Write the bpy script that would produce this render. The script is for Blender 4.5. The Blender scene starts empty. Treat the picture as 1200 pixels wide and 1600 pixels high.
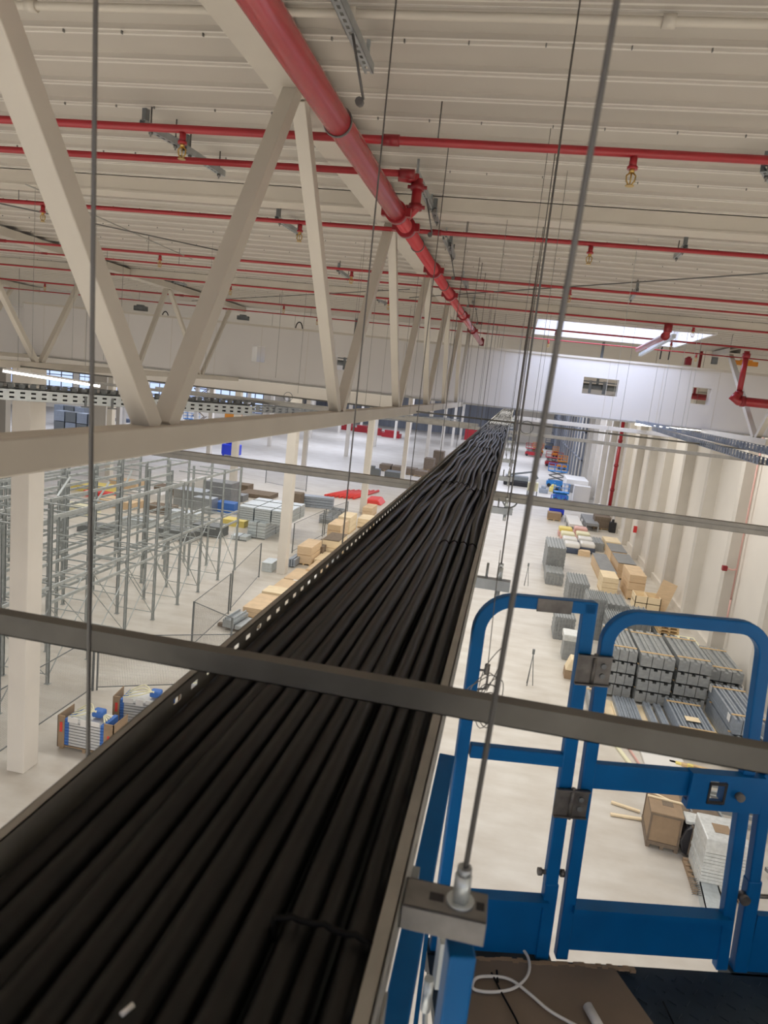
import bpy, math, random
from mathutils import Vector, Matrix
random.seed(7)
PI = math.pi
C = bpy.context.scene.collection
H = 11.5                                   # eye height above the hall floor
# camera axes (right, down, forward) in world space
AX = [Vector((0.97794151, 0.17978814, 0.10633268)), Vector((0.13491392, -0.15504506, -0.97865176)), Vector((-0.15946362, 0.97140993, -0.17588092))]
FPX = 1117.02
def ray(px, py):
    return AX[0]*((px-600)/FPX) + AX[1]*((py-800)/FPX) + AX[2]
def F(px, py, z=0.0):                      # where a sight line meets the level z
    w = ray(px, py); t = (z-H)/w.z
    return Vector((w.x*t, w.y*t, z))
def AY(px, py, y):                         # where it meets the upright plane at distance y
    w = ray(px, py); t = y/w.y
    return Vector((w.x*t, y, H+w.z*t))
def AXX(px, py, x):
    w = ray(px, py); t = x/w.x
    return Vector((x, w.y*t, H+w.z*t))

# ---------------------------------------------------------------- materials
def mat(name, col, rough=0.5, metal=0.0, noise=0.0, scale=8.0, bump=0.0, emit=None, spec=0.5, alpha=1.0, stretch=None, detail=4):
    m = bpy.data.materials.new(name); m.use_nodes = True
    nt = m.node_tree; b = nt.nodes['Principled BSDF']
    b.inputs['Base Color'].default_value = (*col, 1); b.inputs['Roughness'].default_value = rough
    b.inputs['Metallic'].default_value = metal
    if 'Specular IOR Level' in b.inputs: b.inputs['Specular IOR Level'].default_value = spec
    if noise or bump:
        tc = nt.nodes.new('ShaderNodeTexCoord'); mp = nt.nodes.new('ShaderNodeMapping')
        if stretch: mp.inputs['Scale'].default_value = stretch
        n = nt.nodes.new('ShaderNodeTexNoise'); n.inputs['Scale'].default_value = scale; n.inputs['Detail'].default_value = detail
        nt.links.new(tc.outputs['Object'], mp.inputs['Vector']); nt.links.new(mp.outputs['Vector'], n.inputs['Vector'])
        if noise:
            r = nt.nodes.new('ShaderNodeMapRange'); r.inputs[1].default_value = 0.3; r.inputs[2].default_value = 0.7
            r.inputs[3].default_value = 1-noise; r.inputs[4].default_value = 1+noise
            mx = nt.nodes.new('ShaderNodeVectorMath'); mx.operation = 'SCALE'
            mx.inputs[0].default_value = col
            nt.links.new(n.outputs['Fac'], r.inputs[0]); nt.links.new(r.outputs[0], mx.inputs['Scale'])
            nt.links.new(mx.outputs[0], b.inputs['Base Color'])
        if bump:
            bp = nt.nodes.new('ShaderNodeBump'); bp.inputs['Strength'].default_value = bump
            nt.links.new(n.outputs['Fac'], bp.inputs['Height']); nt.links.new(bp.outputs[0], b.inputs['Normal'])
    if emit:
        b.inputs['Emission Color'].default_value = (*emit[0], 1); b.inputs['Emission Strength'].default_value = emit[1]
    if alpha < 1: b.inputs['Alpha'].default_value = alpha
    return m
M = {}
M['cream'] = mat('cream_paint', (.56,.52,.45), .45, noise=.04, scale=3)
M['deck_lit_edge'] = mat('deck_rib_lit', (.66,.63,.575), .4)  # lighter tone paints in the light caught by the rib edges
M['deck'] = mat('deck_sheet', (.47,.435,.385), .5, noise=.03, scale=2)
M['panel'] = mat('panel_white', (.66,.64,.62), .5, noise=.03, scale=.6)
M['wallp'] = mat('wall_paint', (.74,.70,.64), .6, noise=.03, scale=.5)
M['pil'] = mat('pilaster_concrete', (.60,.565,.51), .7, noise=.05, scale=.7)
M['column'] = mat('column_concrete', (.70,.66,.60), .7, noise=.05, scale=.6)
M['red'] = mat('red_pipe', (.34,.02,.027), .3, noise=.05, scale=5)
M['redm'] = mat('red_main_pipe', (.50,.055,.065), .26, noise=.05, scale=5)
M['redd'] = mat('red_coupling', (.25,.012,.018), .35)
M['brass'] = mat('brass', (.55,.38,.13), .35, .9)
M['galv'] = mat('galvanised', (.42,.45,.47), .42, .75, noise=.12, scale=14)
M['galvl'] = mat('galvanised_light', (.60,.65,.67), .4, .6, noise=.1, scale=10)
M['galvd'] = mat('galvanised_dark', (.20,.215,.22), .5, .5, noise=.12, scale=12)
M['trayside'] = mat('tray_edge', (.36,.35,.32), .5, .5, noise=.1, scale=12)
M['strut'] = mat('strut_steel', (.13,.125,.11), .5, .5, noise=.15, scale=10)
M['strutl'] = mat('strut_steel_light', (.40,.39,.36), .5, .45, noise=.1, scale=10)
M['strutm'] = mat('strut_steel_mid', (.27,.26,.235), .5, .4, noise=.12, scale=10)
M['clampst'] = mat('clamp_steel', (.21,.205,.20), .5, .4, noise=.15, scale=30)
M['rod'] = mat('rod_steel', (.16,.155,.15), .5, .5)
M['wire'] = mat('wire_steel', (.22,.22,.21), .5, .6)
M['cable'] = mat('cable_sheath', (.0052,.0054,.0051), .44, noise=.25, scale=22, bump=.04, spec=.34)
M['tie'] = mat('black_tie', (.006,.006,.006), .6, spec=.15)
M['blue'] = mat('blue_enamel', (.001,.115,.34), .42, noise=.08, scale=9, spec=.22)
M['hinge'] = mat('hinge_steel', (.17,.16,.15), .45, .7, noise=.3, scale=30)
M['black'] = mat('black_rubber', (.015,.015,.018), .6)
M['plate'] = mat('plate_floor', (.03,.045,.06), .5, .3, noise=.3, scale=6)
M['card'] = mat('cardboard', (.33,.235,.15), .85, noise=.07, scale=5)
M['cardd'] = mat('cardboard_worn', (.20,.155,.115), .9, noise=.12, scale=5)
M['ply'] = mat('plywood', (.70,.525,.34), .7, noise=.09, scale=2.5, stretch=(1,1,14))
M['plyl'] = mat('plywood_pale', (.84,.70,.48), .7, noise=.07, scale=2.5, stretch=(1,1,10))
M['pine'] = mat('pine', (.66,.47,.25), .7, noise=.12, scale=5, stretch=(6,1,6))
M['whitep'] = mat('white_plastic', (.78,.77,.75), .4)
M['film'] = mat('wrap_film', (.62,.64,.63), .18, noise=.12, scale=9, bump=.35)
M['blackfilm'] = mat('black_film', (.03,.03,.035), .25, bump=.5, scale=7)
M['sheetg'] = mat('grey_sheet', (.27,.28,.29), .5, .2, noise=.08, scale=3)
M['gprof'] = mat('grey_profile', (.33,.345,.35), .5, .35, noise=.12, scale=6)
M['gprofb'] = mat('bluegrey_profile', (.33,.37,.43), .45, .4, noise=.12, scale=6)
M['rackst'] = mat('rack_steel', (.43,.46,.46), .5, .5, noise=.12, scale=6)
M['concwall'] = mat('far_wall_cream', (.72,.67,.58), .7, noise=.04, scale=.3)
M['greyclad'] = mat('grey_cladding', (.22,.24,.28), .6, .2, noise=.15, scale=.4, stretch=(3,1,.1))
M['orange'] = mat('orange_enamel', (.80,.30,.03), .4)
M['liftred'] = mat('red_enamel', (.42,.02,.03), .4)
M['liftblue'] = mat('light_blue_enamel', (.03,.24,.62), .4)
M['royal'] = mat('royal_blue', (.02,.05,.6), .4)
M['bluecap'] = mat('blue_foam', (.05,.16,.50), .6)
M['radi'] = mat('radiator_metal', (.62,.63,.64), .35, .3)
M['redrod'] = mat('red_rods', (.75,.06,.05), .5)
M['yellow'] = mat('yellow_bag', (.80,.66,.2), .6)
M['pink'] = mat('pink_bag', (.70,.42,.38), .6)
M['creamb'] = mat('cream_bag', (.80,.77,.55), .6)
M['navy'] = mat('navy_bag', (.06,.08,.13), .5)
M['lamp'] = mat('lamp_diffuser', (1,1,1), .4, emit=((1,.97,.92), 9))
M['winf'] = mat('window_frame', (.16,.17,.20), .5)
M['steelblue'] = mat('tray_blue_steel', (.30,.37,.50), .35, .6, noise=.1, scale=8)
M['sign'] = mat('sign_red', (.55,.03,.03), .5)
# glass
g = bpy.data.materials.new('window_glass'); g.use_nodes = True
b = g.node_tree.nodes['Principled BSDF']; b.inputs['Base Color'].default_value = (.75,.82,.95,1); b.inputs['Transmission Weight'].default_value = 1; b.inputs['Roughness'].default_value = .05; b.inputs['IOR'].default_value = 1.05
M['glass'] = g
def wire_mesh_mat():                         # welded mesh fence panel: fine bars with gaps between, same from everywhere
    m = bpy.data.materials.new('fence_mesh'); m.use_nodes = True
    nt = m.node_tree; b = nt.nodes['Principled BSDF']; b.inputs['Base Color'].default_value = (.16,.16,.165,1); b.inputs['Roughness'].default_value = .5
    tc = nt.nodes.new('ShaderNodeTexCoord'); sx = nt.nodes.new('ShaderNodeSeparateXYZ'); nt.links.new(tc.outputs['Object'], sx.inputs[0])
    outs = []
    for k, ch in enumerate((0, 2)):
        a = nt.nodes.new('ShaderNodeMath'); a.operation = 'PINGPONG'; a.inputs[1].default_value = .0275
        nt.links.new(sx.outputs[ch], a.inputs[0])
        c = nt.nodes.new('ShaderNodeMath'); c.operation = 'LESS_THAN'; c.inputs[1].default_value = .0024
        nt.links.new(a.outputs[0], c.inputs[0]); outs.append(c)
    mx = nt.nodes.new('ShaderNodeMath'); mx.operation = 'MAXIMUM'
    nt.links.new(outs[0].outputs[0], mx.inputs[0]); nt.links.new(outs[1].outputs[0], mx.inputs[1])
    nt.links.new(mx.outputs[0], b.inputs['Alpha'])
    return m
M['fence'] = wire_mesh_mat()
def floor_mat():
    m = bpy.data.materials.new('floor_concrete'); m.use_nodes = True
    nt = m.node_tree; b = nt.nodes['Principled BSDF']; N = nt.nodes.new; L = nt.links.new
    b.inputs['Roughness'].default_value = .42
    tc = N('ShaderNodeTexCoord')
    n1 = N('ShaderNodeTexNoise'); n1.inputs['Scale'].default_value = .35; n1.inputs['Detail'].default_value = 8; n1.inputs['Roughness'].default_value = .65
    mp = N('ShaderNodeMapping'); mp.inputs['Scale'].default_value = (.5, 1.3, 1)
    n2 = N('ShaderNodeTexNoise'); n2.inputs['Scale'].default_value = 1.2; n2.inputs['Detail'].default_value = 6
    L(tc.outputs['Object'], n1.inputs['Vector']); L(tc.outputs['Object'], mp.inputs['Vector']); L(mp.outputs[0], n2.inputs['Vector'])
    ad = N('ShaderNodeMath'); ad.operation = 'ADD'; L(n1.outputs['Fac'], ad.inputs[0]); L(n2.outputs['Fac'], ad.inputs[1])
    cr = N('ShaderNodeValToRGB'); e = cr.color_ramp.elements
    e[0].position = .38; e[0].color = (.53,.485,.42,1); e[1].position = .62; e[1].color = (.66,.63,.575,1)
    hf = N('ShaderNodeMath'); hf.operation = 'MULTIPLY'; hf.inputs[1].default_value = .5
    L(ad.outputs[0], hf.inputs[0]); L(hf.outputs[0], cr.inputs[0])
    L(cr.outputs[0], b.inputs['Base Color'])
    return m
M['floor'] = floor_mat()

# ---------------------------------------------------------------- mesh helpers
class MB:
    def __init__(s): s.v = []; s.f = []; s.sm = []; s.cut = []
    def add(s, vs, fs, smooth=False):
        s.cut.append((len(s.v), len(s.f)))
        o = len(s.v); s.v += [tuple(v) for v in vs]; s.f += [tuple(o+i for i in f) for f in fs]; s.sm += [smooth]*len(fs); return s
    def box(s, a, b, mtx=None):
        x0,y0,z0 = a; x1,y1,z1 = b
        vs = [Vector(p) for p in ((x0,y0,z0),(x1,y0,z0),(x1,y1,z0),(x0,y1,z0),(x0,y0,z1),(x1,y0,z1),(x1,y1,z1),(x0,y1,z1))]
        if mtx: vs = [mtx @ v for v in vs]
        return s.add(vs, [(0,3,2,1),(4,5,6,7),(0,1,5,4),(1,2,6,5),(2,3,7,6),(3,0,4,7)])
    def cbox(s, c, d, mtx=None):
        return s.box([c[i]-d[i]/2 for i in range(3)], [c[i]+d[i]/2 for i in range(3)], mtx)
    def beam(s, p, q, w, h, up=(0,0,1)):          # rectangular bar from p to q: w across, h along up
        p = Vector(p); q = Vector(q); d = (q-p).normalized(); up = Vector(up)
        sd = d.cross(up)
        if sd.length < 1e-4: sd = d.cross(Vector((0,1,0)))
        sd.normalize(); u = sd.cross(d).normalized()
        vs = []
        for e in (p, q):
            for i, j in ((-1,-1),(1,-1),(1,1),(-1,1)): vs.append(e + sd*(w/2*i) + u*(h/2*j))
        return s.add(vs, [(0,1,2,3),(7,6,5,4),(0,4,5,1),(1,5,6,2),(2,6,7,3),(3,7,4,0)])
    def tube(s, pts, r, n=10, cap=True):
        pts = [Vector(p) for p in pts]; rr = r if isinstance(r, (list, tuple)) else [r]*len(pts)
        vs = []; fs = []; pu = None
        for i, p in enumerate(pts):
            d = (pts[min(i+1, len(pts)-1)] - pts[max(i-1, 0)]).normalized()
            if pu is None:
                pu = d.cross(Vector((0,0,1)))
                if pu.length < 1e-3: pu = d.cross(Vector((0,1,0)))
            pu = (pu - d*pu.dot(d)).normalized(); w = d.cross(pu)
            for k in range(n):
                a = 2*PI*k/n; vs.append(p + pu*(math.cos(a)*rr[i]) + w*(math.sin(a)*rr[i]))
        for i in range(len(pts)-1):
            for k in range(n):
                fs.append((i*n+k, i*n+(k+1)%n, (i+1)*n+(k+1)%n, (i+1)*n+k))
        s.add(vs, fs, True)
        if cap:
            o = len(s.v)-len(vs)
            s.f += [tuple(o+k for k in reversed(range(n))), tuple(o+(len(pts)-1)*n+k for k in range(n))]; s.sm += [False, False]
        return s
    def ring(s, c, R, r, axis='y', n=20, m=6):
        pts = []
        for k in range(n+1):
            a = 2*PI*k/n
            o = {'x': (0, math.cos(a)*R, math.sin(a)*R), 'y': (math.cos(a)*R, 0, math.sin(a)*R), 'z': (math.cos(a)*R, math.sin(a)*R, 0)}[axis]
            pts.append(Vector(c)+Vector(o))
        return s.tube(pts, r, m, False)
    def prism(s, poly, axis, a, b):               # outline in the other two axes swept along axis
        def P(u, v, t): return {'x': (t,u,v), 'y': (u,t,v), 'z': (u,v,t)}[axis]
        n = len(poly); vs = [P(u,v,a) for u,v in poly]+[P(u,v,b) for u,v in poly]
        return s.add(vs, [tuple(range(n)), tuple(range(2*n-1, n-1, -1))]+[(i, i+n, (i+1)%n+n, (i+1)%n) for i in range(n)])
    def perf(s, o, du, dv, L, Hh, pitch, rows, hw, hh, off=0.0):  # sheet with rows of slots; o origin, du along, dv across
        o = Vector(o); du = Vector(du).normalized(); dv = Vector(dv).normalized()
        n = max(1, int(L/pitch)); pitch = L/n
        vs = [0]; 
        for (c) in rows: vs += [c-hh/2, c+hh/2]
        vs = vs[0:] + [Hh]
        for j in range(len(vs)-1):
            solid = (j % 2 == 0)
            a, b = vs[j], vs[j+1]
            if solid:
                s.add([o+dv*a, o+du*L+dv*a, o+du*L+dv*b, o+dv*b], [(0,1,2,3)])
            else:
                for i in range(n):
                    x0 = i*pitch; x1 = x0+(pitch-hw)
                    s.add([o+du*x0+dv*a, o+du*x1+dv*a, o+du*x1+dv*b, o+du*x0+dv*b], [(0,1,2,3)])
        return s
    def build(s, name, m, parent=None, bevel=0, solid=0):
        me = bpy.data.meshes.new(name); me.from_pydata(s.v, [], s.f)
        me.polygons.foreach_set('use_smooth', s.sm); me.update()
        me.materials.append(M[m] if isinstance(m, str) else m)
        o = bpy.data.objects.new(name, me); C.objects.link(o)
        if parent: o.parent = parent
        if bevel:
            md = o.modifiers.new('bevel', 'BEVEL'); md.width = bevel; md.segments = 2; md.limit_method = 'ANGLE'; md.angle_limit = .6
        if solid:
            md = o.modifiers.new('solid', 'SOLIDIFY'); md.thickness = solid
        return o
def each(mb, name, m, parent=None, bevel=0, n=1):      # every n-th shape of the builder becomes an object of its own
    cuts = mb.cut[::n]+[(len(mb.v), len(mb.f))]; out = []
    for (v0,f0),(v1,f1) in zip(cuts[:-1], cuts[1:]):
        q = MB(); q.v = mb.v[v0:v1]; q.f = [tuple(i-v0 for i in f) for f in mb.f[f0:f1]]; q.sm = mb.sm[f0:f1]
        out.append(q.build(name, m, parent, bevel))
    return out
def tag(o, label, cat, group=None, kind=None):
    o['label'] = label; o['category'] = cat
    if group: o['group'] = group
    if kind: o['kind'] = kind
    return o
def thing(name, label, cat, loc=(0,0,0), rz=0, group=None):
    o = bpy.data.objects.new(name, None); C.objects.link(o); o.location = loc; o.rotation_euler = (0,0,rz); o.empty_display_size = .1
    return tag(o, label, cat, group)
def struct(o): o['kind'] = 'structure'; return o
def move(o, loc, rz=0): o.location = loc; o.rotation_euler = (0,0,rz); return o
def copy_tree(o, parent=None):
    c = o.copy(); C.objects.link(c); c.parent = parent
    for ch in [x for x in bpy.data.objects if x.parent == o]: copy_tree(ch, c)
    return c
ORD = ['first','second','third','fourth','fifth','sixth','seventh','eighth','ninth','tenth','eleventh','twelfth','thirteenth','fourteenth','fifteenth','sixteenth','seventeenth','eighteenth','nineteenth','twentieth']

# ---------------------------------------------------------------- camera
cd = bpy.data.cameras.new('camera'); cam = bpy.data.objects.new('camera', cd); C.objects.link(cam)
r, dn, fw = AX
cam.matrix_world = Matrix(((r.x, -dn.x, -fw.x, 0), (r.y, -dn.y, -fw.y, 0), (r.z, -dn.z, -fw.z, H), (0,0,0,1)))
cd.sensor_fit = 'VERTICAL'; cd.sensor_height = 24; cd.lens = FPX/1600*24; cd.clip_start = .05; cd.clip_end = 600
cd.dof.use_dof = True; cd.dof.focus_distance = 16; cd.dof.aperture_fstop = cd.lens/3.4
bpy.context.scene.camera = cam
sc = bpy.context.scene
sc.view_settings.view_transform = 'Standard'; sc.view_settings.look = 'None'; sc.view_settings.gamma = 1; sc.view_settings.use_curve_mapping = False
sc.view_settings.exposure = EXPO = 0.30
sc.cycles.use_denoising = True; sc.cycles.max_bounces = 8; sc.cycles.diffuse_bounces = 5; sc.cycles.sample_clamp_indirect = 8; sc.cycles.transparent_max_bounces = 16

# ---------------------------------------------------------------- light
w = bpy.data.worlds.new('sky'); sc.world = w; w.use_nodes = True
bg = w.node_tree.nodes['Background']; bg.inputs[0].default_value = (.66,.75,1.0,1); bg.inputs[1].default_value = 1.15
def area(name, loc, sx, sy, power, col=(1,.965,.905), rot=(0,0,0), spread=PI):
    l = bpy.data.lights.new(name, 'AREA'); l.shape = 'RECTANGLE'; l.size = sx; l.size_y = sy; l.energy = power; l.color = col; l.spread = spread
    o = bpy.data.objects.new(name, l); C.objects.link(o); o.location = loc; o.rotation_euler = rot; return o
# unseen fill lights added to brighten the hall: warm near, bluish further down
area('behind_camera_fill', (1, -4.5, 9.3), 19, 2.5, 2750)  # added behind the camera, below the tray, to light the floor only
area('behind_camera_fill', (-22, -5.5, 9.3), 12, 2.5, 900)
for y, e in ((22, 800), (34, 950), (50, 950), (66, 900)):  # added fill under the roof, hidden behind the fascia
    area('hall_roof_fill', (0, y, 12.6), 18, 2.2, e)
    area('hall_roof_fill', (-24, y, 12.6), 20, 2.2, e)
for y in (88, 115, 142, 172):
    for x in (0, -32, -66, -105):
        if (y > 150 and x < -40) or (y > 100 and x < -90): continue
        area('far_roof_fill', (x, y, 12.6), 18, 7, 2150, (.76,.82,1))  # added bluish fill for the far hall, out of sight behind the fascia
# ================================================================ the setting
struct(MB().box((-170,-14,-.2),(11.8,200,0)).build('floor','floor'))
# corrugated roof deck near, plain deck beyond
ZR = H+1.5
deck = MB(); lip = MB(); per = .313
y = -6.0; pts = []; lips = []
while y < 17.6:
    pts += [(y, ZR), (y+.052, ZR), (y+.058, ZR+.022), (y+per-.004, ZR+.022)]
    lips.append(y); y += per
SKX0, SKX1, SKY0, SKY1 = .2, 3.3, 14.0, 17.2
def strip(x0, x1, sel):
    vs = []; fs = []
    for a, b in sel: vs += [(x0,a,b),(x1,a,b)]
    for i in range(len(sel)-1): fs.append((2*i, 2*i+1, 2*i+3, 2*i+2))
    deck.add(vs, fs)
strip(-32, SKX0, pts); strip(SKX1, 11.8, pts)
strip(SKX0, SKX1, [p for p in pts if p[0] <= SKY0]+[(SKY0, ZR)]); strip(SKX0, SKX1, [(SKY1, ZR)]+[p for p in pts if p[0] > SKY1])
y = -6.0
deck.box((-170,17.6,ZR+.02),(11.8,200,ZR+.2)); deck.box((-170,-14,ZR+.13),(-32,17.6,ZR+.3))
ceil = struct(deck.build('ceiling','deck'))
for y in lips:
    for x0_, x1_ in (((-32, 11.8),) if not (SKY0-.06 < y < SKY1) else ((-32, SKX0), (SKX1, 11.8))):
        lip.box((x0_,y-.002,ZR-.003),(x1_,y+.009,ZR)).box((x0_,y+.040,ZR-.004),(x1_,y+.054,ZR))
struct(lip.build('trim_4','deck_lit_edge'))  # thin strips carrying the painted bright rib edges
# deck cover above, with the rooflight opening left free
struct(MB().box((-32,-14.3,0),(11.8,-14,ZR+.1)).box((-170,-14.3,0),(-32,-14,ZR+.1)).build('wall_back','wallp'))
cov = MB().box((-32,-6,ZR+.15),(SKX0-.02,17.6,ZR+.3)).box((SKX1+.02,-6,ZR+.15),(11.8,17.6,ZR+.3)).box((SKX0-.02,-6,ZR+.15),(SKX1+.02,SKY0-.02,ZR+.3)).box((SKX0-.02,SKY1+.02,ZR+.15),(SKX1+.02,17.6,ZR+.3))
struct(cov.build('trim_1','deck'))
# seam screws seen as little dark ticks on every third rib
sc_ = MB(); k = 0; y = -6+per*3
for y in (pts[4*i][0] for i in range(24, 70, 3)):
    for i in range(60): sc_.cbox((-9+.33*i+.11*random.random(), y+.022, ZR-.006), (.006,.012,.016))
struct(sc_.build('trim_2','wire'))
# far wall, facade windows, cladding
YF = 196
struct(MB().box((1.5,YF,0),(11.2,YF+.4,H+1.5)).build('wall_far_right','concwall'))
struct(MB().box((-58,YF,0),(1.5,YF+.4,H+1.5)).build('wall_far_middle','greyclad'))
YW = YF
PA, PB = Vector((-58,165,0)), Vector((-134,79,0)); LW = (PB-PA).length; RW = math.atan2(PB.y-PA.y, PB.x-PA.x)
def facade(mb, name, m, parent=None):
    o = mb.build(name, m, parent)
    if parent is None: o.location = PA; o.rotation_euler = (0,0,RW); struct(o)
    return o
facade(MB().box((0,-.4,0),(LW,0,1.2)).box((0,-.4,11.8),(LW,0,H+1.5)),'wall_far_left','concwall')
struct(MB().box((-58.4,165,0),(-58,YW+.4,H+1.5)).build('wall_far_return','concwall'))
nb = 8; BW = LW/nb
for i in range(nb):
    x0 = BW*i
    facade(MB().box((x0,-.45,1.2),(x0+1.1,.05,11.8)),'trim_%d'%(10+i),'concwall')
    wn = MB()
    for k in range(7): xx = x0+1.1+k*(BW-1.2)/6; wn.box((xx-.08,-.25,1.2),(xx+.08,-.05,11.8))
    for z in (1.25,3.8,6.4,9.0,11.7): wn.box((x0+1.1,-.22,z-.08),(x0+BW,-.08,z+.08))
    wf = facade(wn,'window_%d'%(i+1),'winf')
    facade(MB().box((x0+1.1,-.16,1.2),(x0+BW,-.12,11.8)),'window_pane','glass',wf)
YF = YW
for k in range(12): struct(MB().box((-57+5*k,YF-.25,0),(-56.7+5*k,YF,H+1.5)).build('trim_%d'%(80+k),'winf'))
# right wall with pilasters and kerb
XW = 11.2
struct(MB().box((XW,-14,0),(XW+.3,YF,H+1.5)).build('wall_right','wallp'))
struct(MB().box((XW-.16,-14,0),(XW,100,.42)).build('baseboard_right','column'))
for i in range(31):
    yy = 17.7+5.72*i
    if yy > 192: break
    struct(MB().box((XW-.58,yy,0),(XW,yy+.55,H+1.5)).build('trim_%d'%(30+i),'pil'))
# grey standing frames against the far stretch of the wall
for i in range(16):
    yy = 106+5.4*i
    gf = MB().box((10.3,yy,0),(10.6,yy+.3,11.5)).box((10.3,yy,3.6),(10.5,yy+5.2,3.8)).box((10.3,yy,7.6),(10.5,yy+5.2,7.8)).box((10.3,yy+5.0,0),(10.5,yy+5.2,11.5))
    tag(gf.build('standing_frame','greyclad'),'grey upright steel frame lining the far end of the right wall','frame','grey frames along the far right wall')
# red fire main down the right wall
t = thing('fire_riser','thick dark red vertical pipe running down a pilaster of the right wall','pipe',(10.35,72,0))
p_ = MB().tube([(0,0,0),(0,0,11.0)],.17,14).build('pipe','red',t)
q_ = MB()
for z in (1.2,3.6,6,8.4): q_.tube([(0,0,z),(0,0,z+.25)],.22,14)
each(q_,'coupling','redd',t)
t = thing('hydrant_pipe','thin red vertical pipe with an elbow, in the corner of the nearest pilaster','pipe',(XW-.2,34.5,0))
MB().tube([(0,0,3.4),(0,0,11.6)],.04,8).build('pipe','pink',t)
for z in (2.0,4.85):
    MB().tube([(0,0,z),(-.2,-.05,z-.05),(-.5,-.1,z)],.04,8).build('elbow','pink',t)
    MB().box((-.68,-.2,z-.12),(-.45,0,z+.12)).build('valve','redd',t,bevel=.03)
MB().tube([(0,0,2.0),(0,0,3.5)],.04,8).build('pipe','pink',t)
for k,(py,px) in enumerate(((985,1068),(835,1140))):
    pass
tag(MB().box((-.12,-.12,0),(.12,.12,.5)).build('fire_extinguisher','sign'),'small red extinguisher hanging on the right wall behind the plywood crates','extinguisher'); bpy.data.objects['fire_extinguisher'].location = (XW-.75, 57.5, 2.2)

# ---------------------------------------------------------------- concrete columns
ROWY = [16.1+22.65*i for i in range(8)]
cnt = 0
rown = {-12.05:'the nearest column row',-24.4:'the second column row left of the tray',-36.8:'the third column row left of the tray',-49.2:'the fourth column row left of the tray',-61.6:'the fifth column row left of the tray'}
proto = None
for x, rn in rown.items():
    for i, y in enumerate(ROWY):
        if x == -24.4 and i < 2: continue
        if x < -30 and i < 2: continue
        if x < -55 and y > 148: continue
        o = MB().box((-.26,0,0),(.26,.62,H-.5 if x == -12.05 and i == 0 else H+1.45)).build('concrete_column','column',bevel=.02) if proto is None else proto.copy()
        if proto is None: pass
        else: C.objects.link(o)
        if not (x == -12.05 and i == 0):
            if proto is None: proto = o
        o.location = (x, y, 0)
        first = 1 if x == -12.05 else 3
        tag(o, 'off-white concrete column, %s along %s' % (['nearest','second','third','fourth','fifth','sixth','seventh','eighth'][i-(0 if x==-12.05 else 2)], rn), 'column', 'concrete columns of the hall')
        if x == -12.05 and i == 0: continue
for (px,py),w_,lb in (((152,716),1.7,'wide white pier far left, right of the nearest concrete column'),((208,712),1.15,'narrower white pier far left, just before the near truss diagonal'),((-3,716),1.6,'wide white pier cut by the left picture edge')):
    q = F(px,py); tag(move(MB().box((-w_/2,0,0),(w_/2,.7,H+1.45)).box((w_/2-.12,-.03,0),(w_/2,.0,H+1.45)).build('concrete_pier','column'),q),lb,'column')
# ---------------------------------------------------------------- smoke curtain / deep white beam across the hall
YL = 17.4
def lz(v): return H+v
t = thing('fascia_beam','deep white clad beam spanning the hall above the end of the cable tray','beam',(0,YL,H))
zt, zb = 1.08, -.24
ops = [(1.47,.27,2.26,.65),(3.88,.30,4.28,.67),(-6.62,.19,-6.28,.58),(-4.5,.21,-3.95,.58)]   # x0,z0,x1,z1 openings
xs = sorted({-13.0, 11.2, *[o[0] for o in ops], *[o[2] for o in ops]})
pm = MB()
for a, b in zip(xs[:-1], xs[1:]):
    op = [o for o in ops if abs(o[0]-a) < 1e-6 and abs(o[2]-b) < 1e-6]
    if op: pm.box((a,0,zb),(b,.35,op[0][1])); pm.box((a,0,op[0][3]),(b,.35,zt))
    else: pm.box((a,0,zb),(b,.35,zt))
pm.build('cladding','panel',t)
MB().box((-13,-.04,zt-.03),(11.2,.4,zt+.02)).build('top_flashing','cream',t)
MB().box((-13,-.03,zb-.04),(11.2,.4,zb)).build('bottom_flange','strutl',t)
sj = MB()
for k in range(20): sj.box((-12.4+1.2*k,-.004,zb),(-12.392+1.2*k,0,zt))
sj.build('panel_joints','cream',t)
tag(MB().box((-20,YL+.45,H-.3),(-13.12,YL+.8,H+1.0)).build('side_beam','panel'),'shorter white clad beam left of the deep fascia, set slightly back','beam')
tag(MB().box((-20,YL+.9,H-.62),(-3,YL+1.3,H-.3)).build('concrete_beam','column'),'cream concrete beam just behind and under the fascia on the left','beam')
# pipes and ducts glimpsed through the fascia openings
for i,(x,z,n,lb) in enumerate(((1.86,.46,'duct','dark grey duct seen through the wide fascia opening right of the tray'),(4.08,.48,'valve_pipe','dark red pipe seen through the small square fascia opening'),(-4.2,.4,'duct','grey duct seen through the wide fascia opening on the left'))):
    m_ = MB().tube([(x-.5,YL+.7,H+z),(x+.5,YL+.7,H+z)],.07,10)
    if i != 1: m_.box((x-.2,YL+.55,H+z-.16),(x-.14,YL+.6,H+z+.14)); m_.box((x+.12,YL+.55,H+z-.16),(x+.2,YL+.6,H+z+.14)); m_.box((x-.5,YL+.6,H+z+.1),(x+.5,YL+.65,H+z+.13))
    m_.box((x-.03,YL+.68,H+z),(x+.03,YL+.72,ZR+.03))
    tag(m_.build(n,'redd' if i==1 else 'galvd'),lb,'pipe' if i==1 else 'duct')
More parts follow.
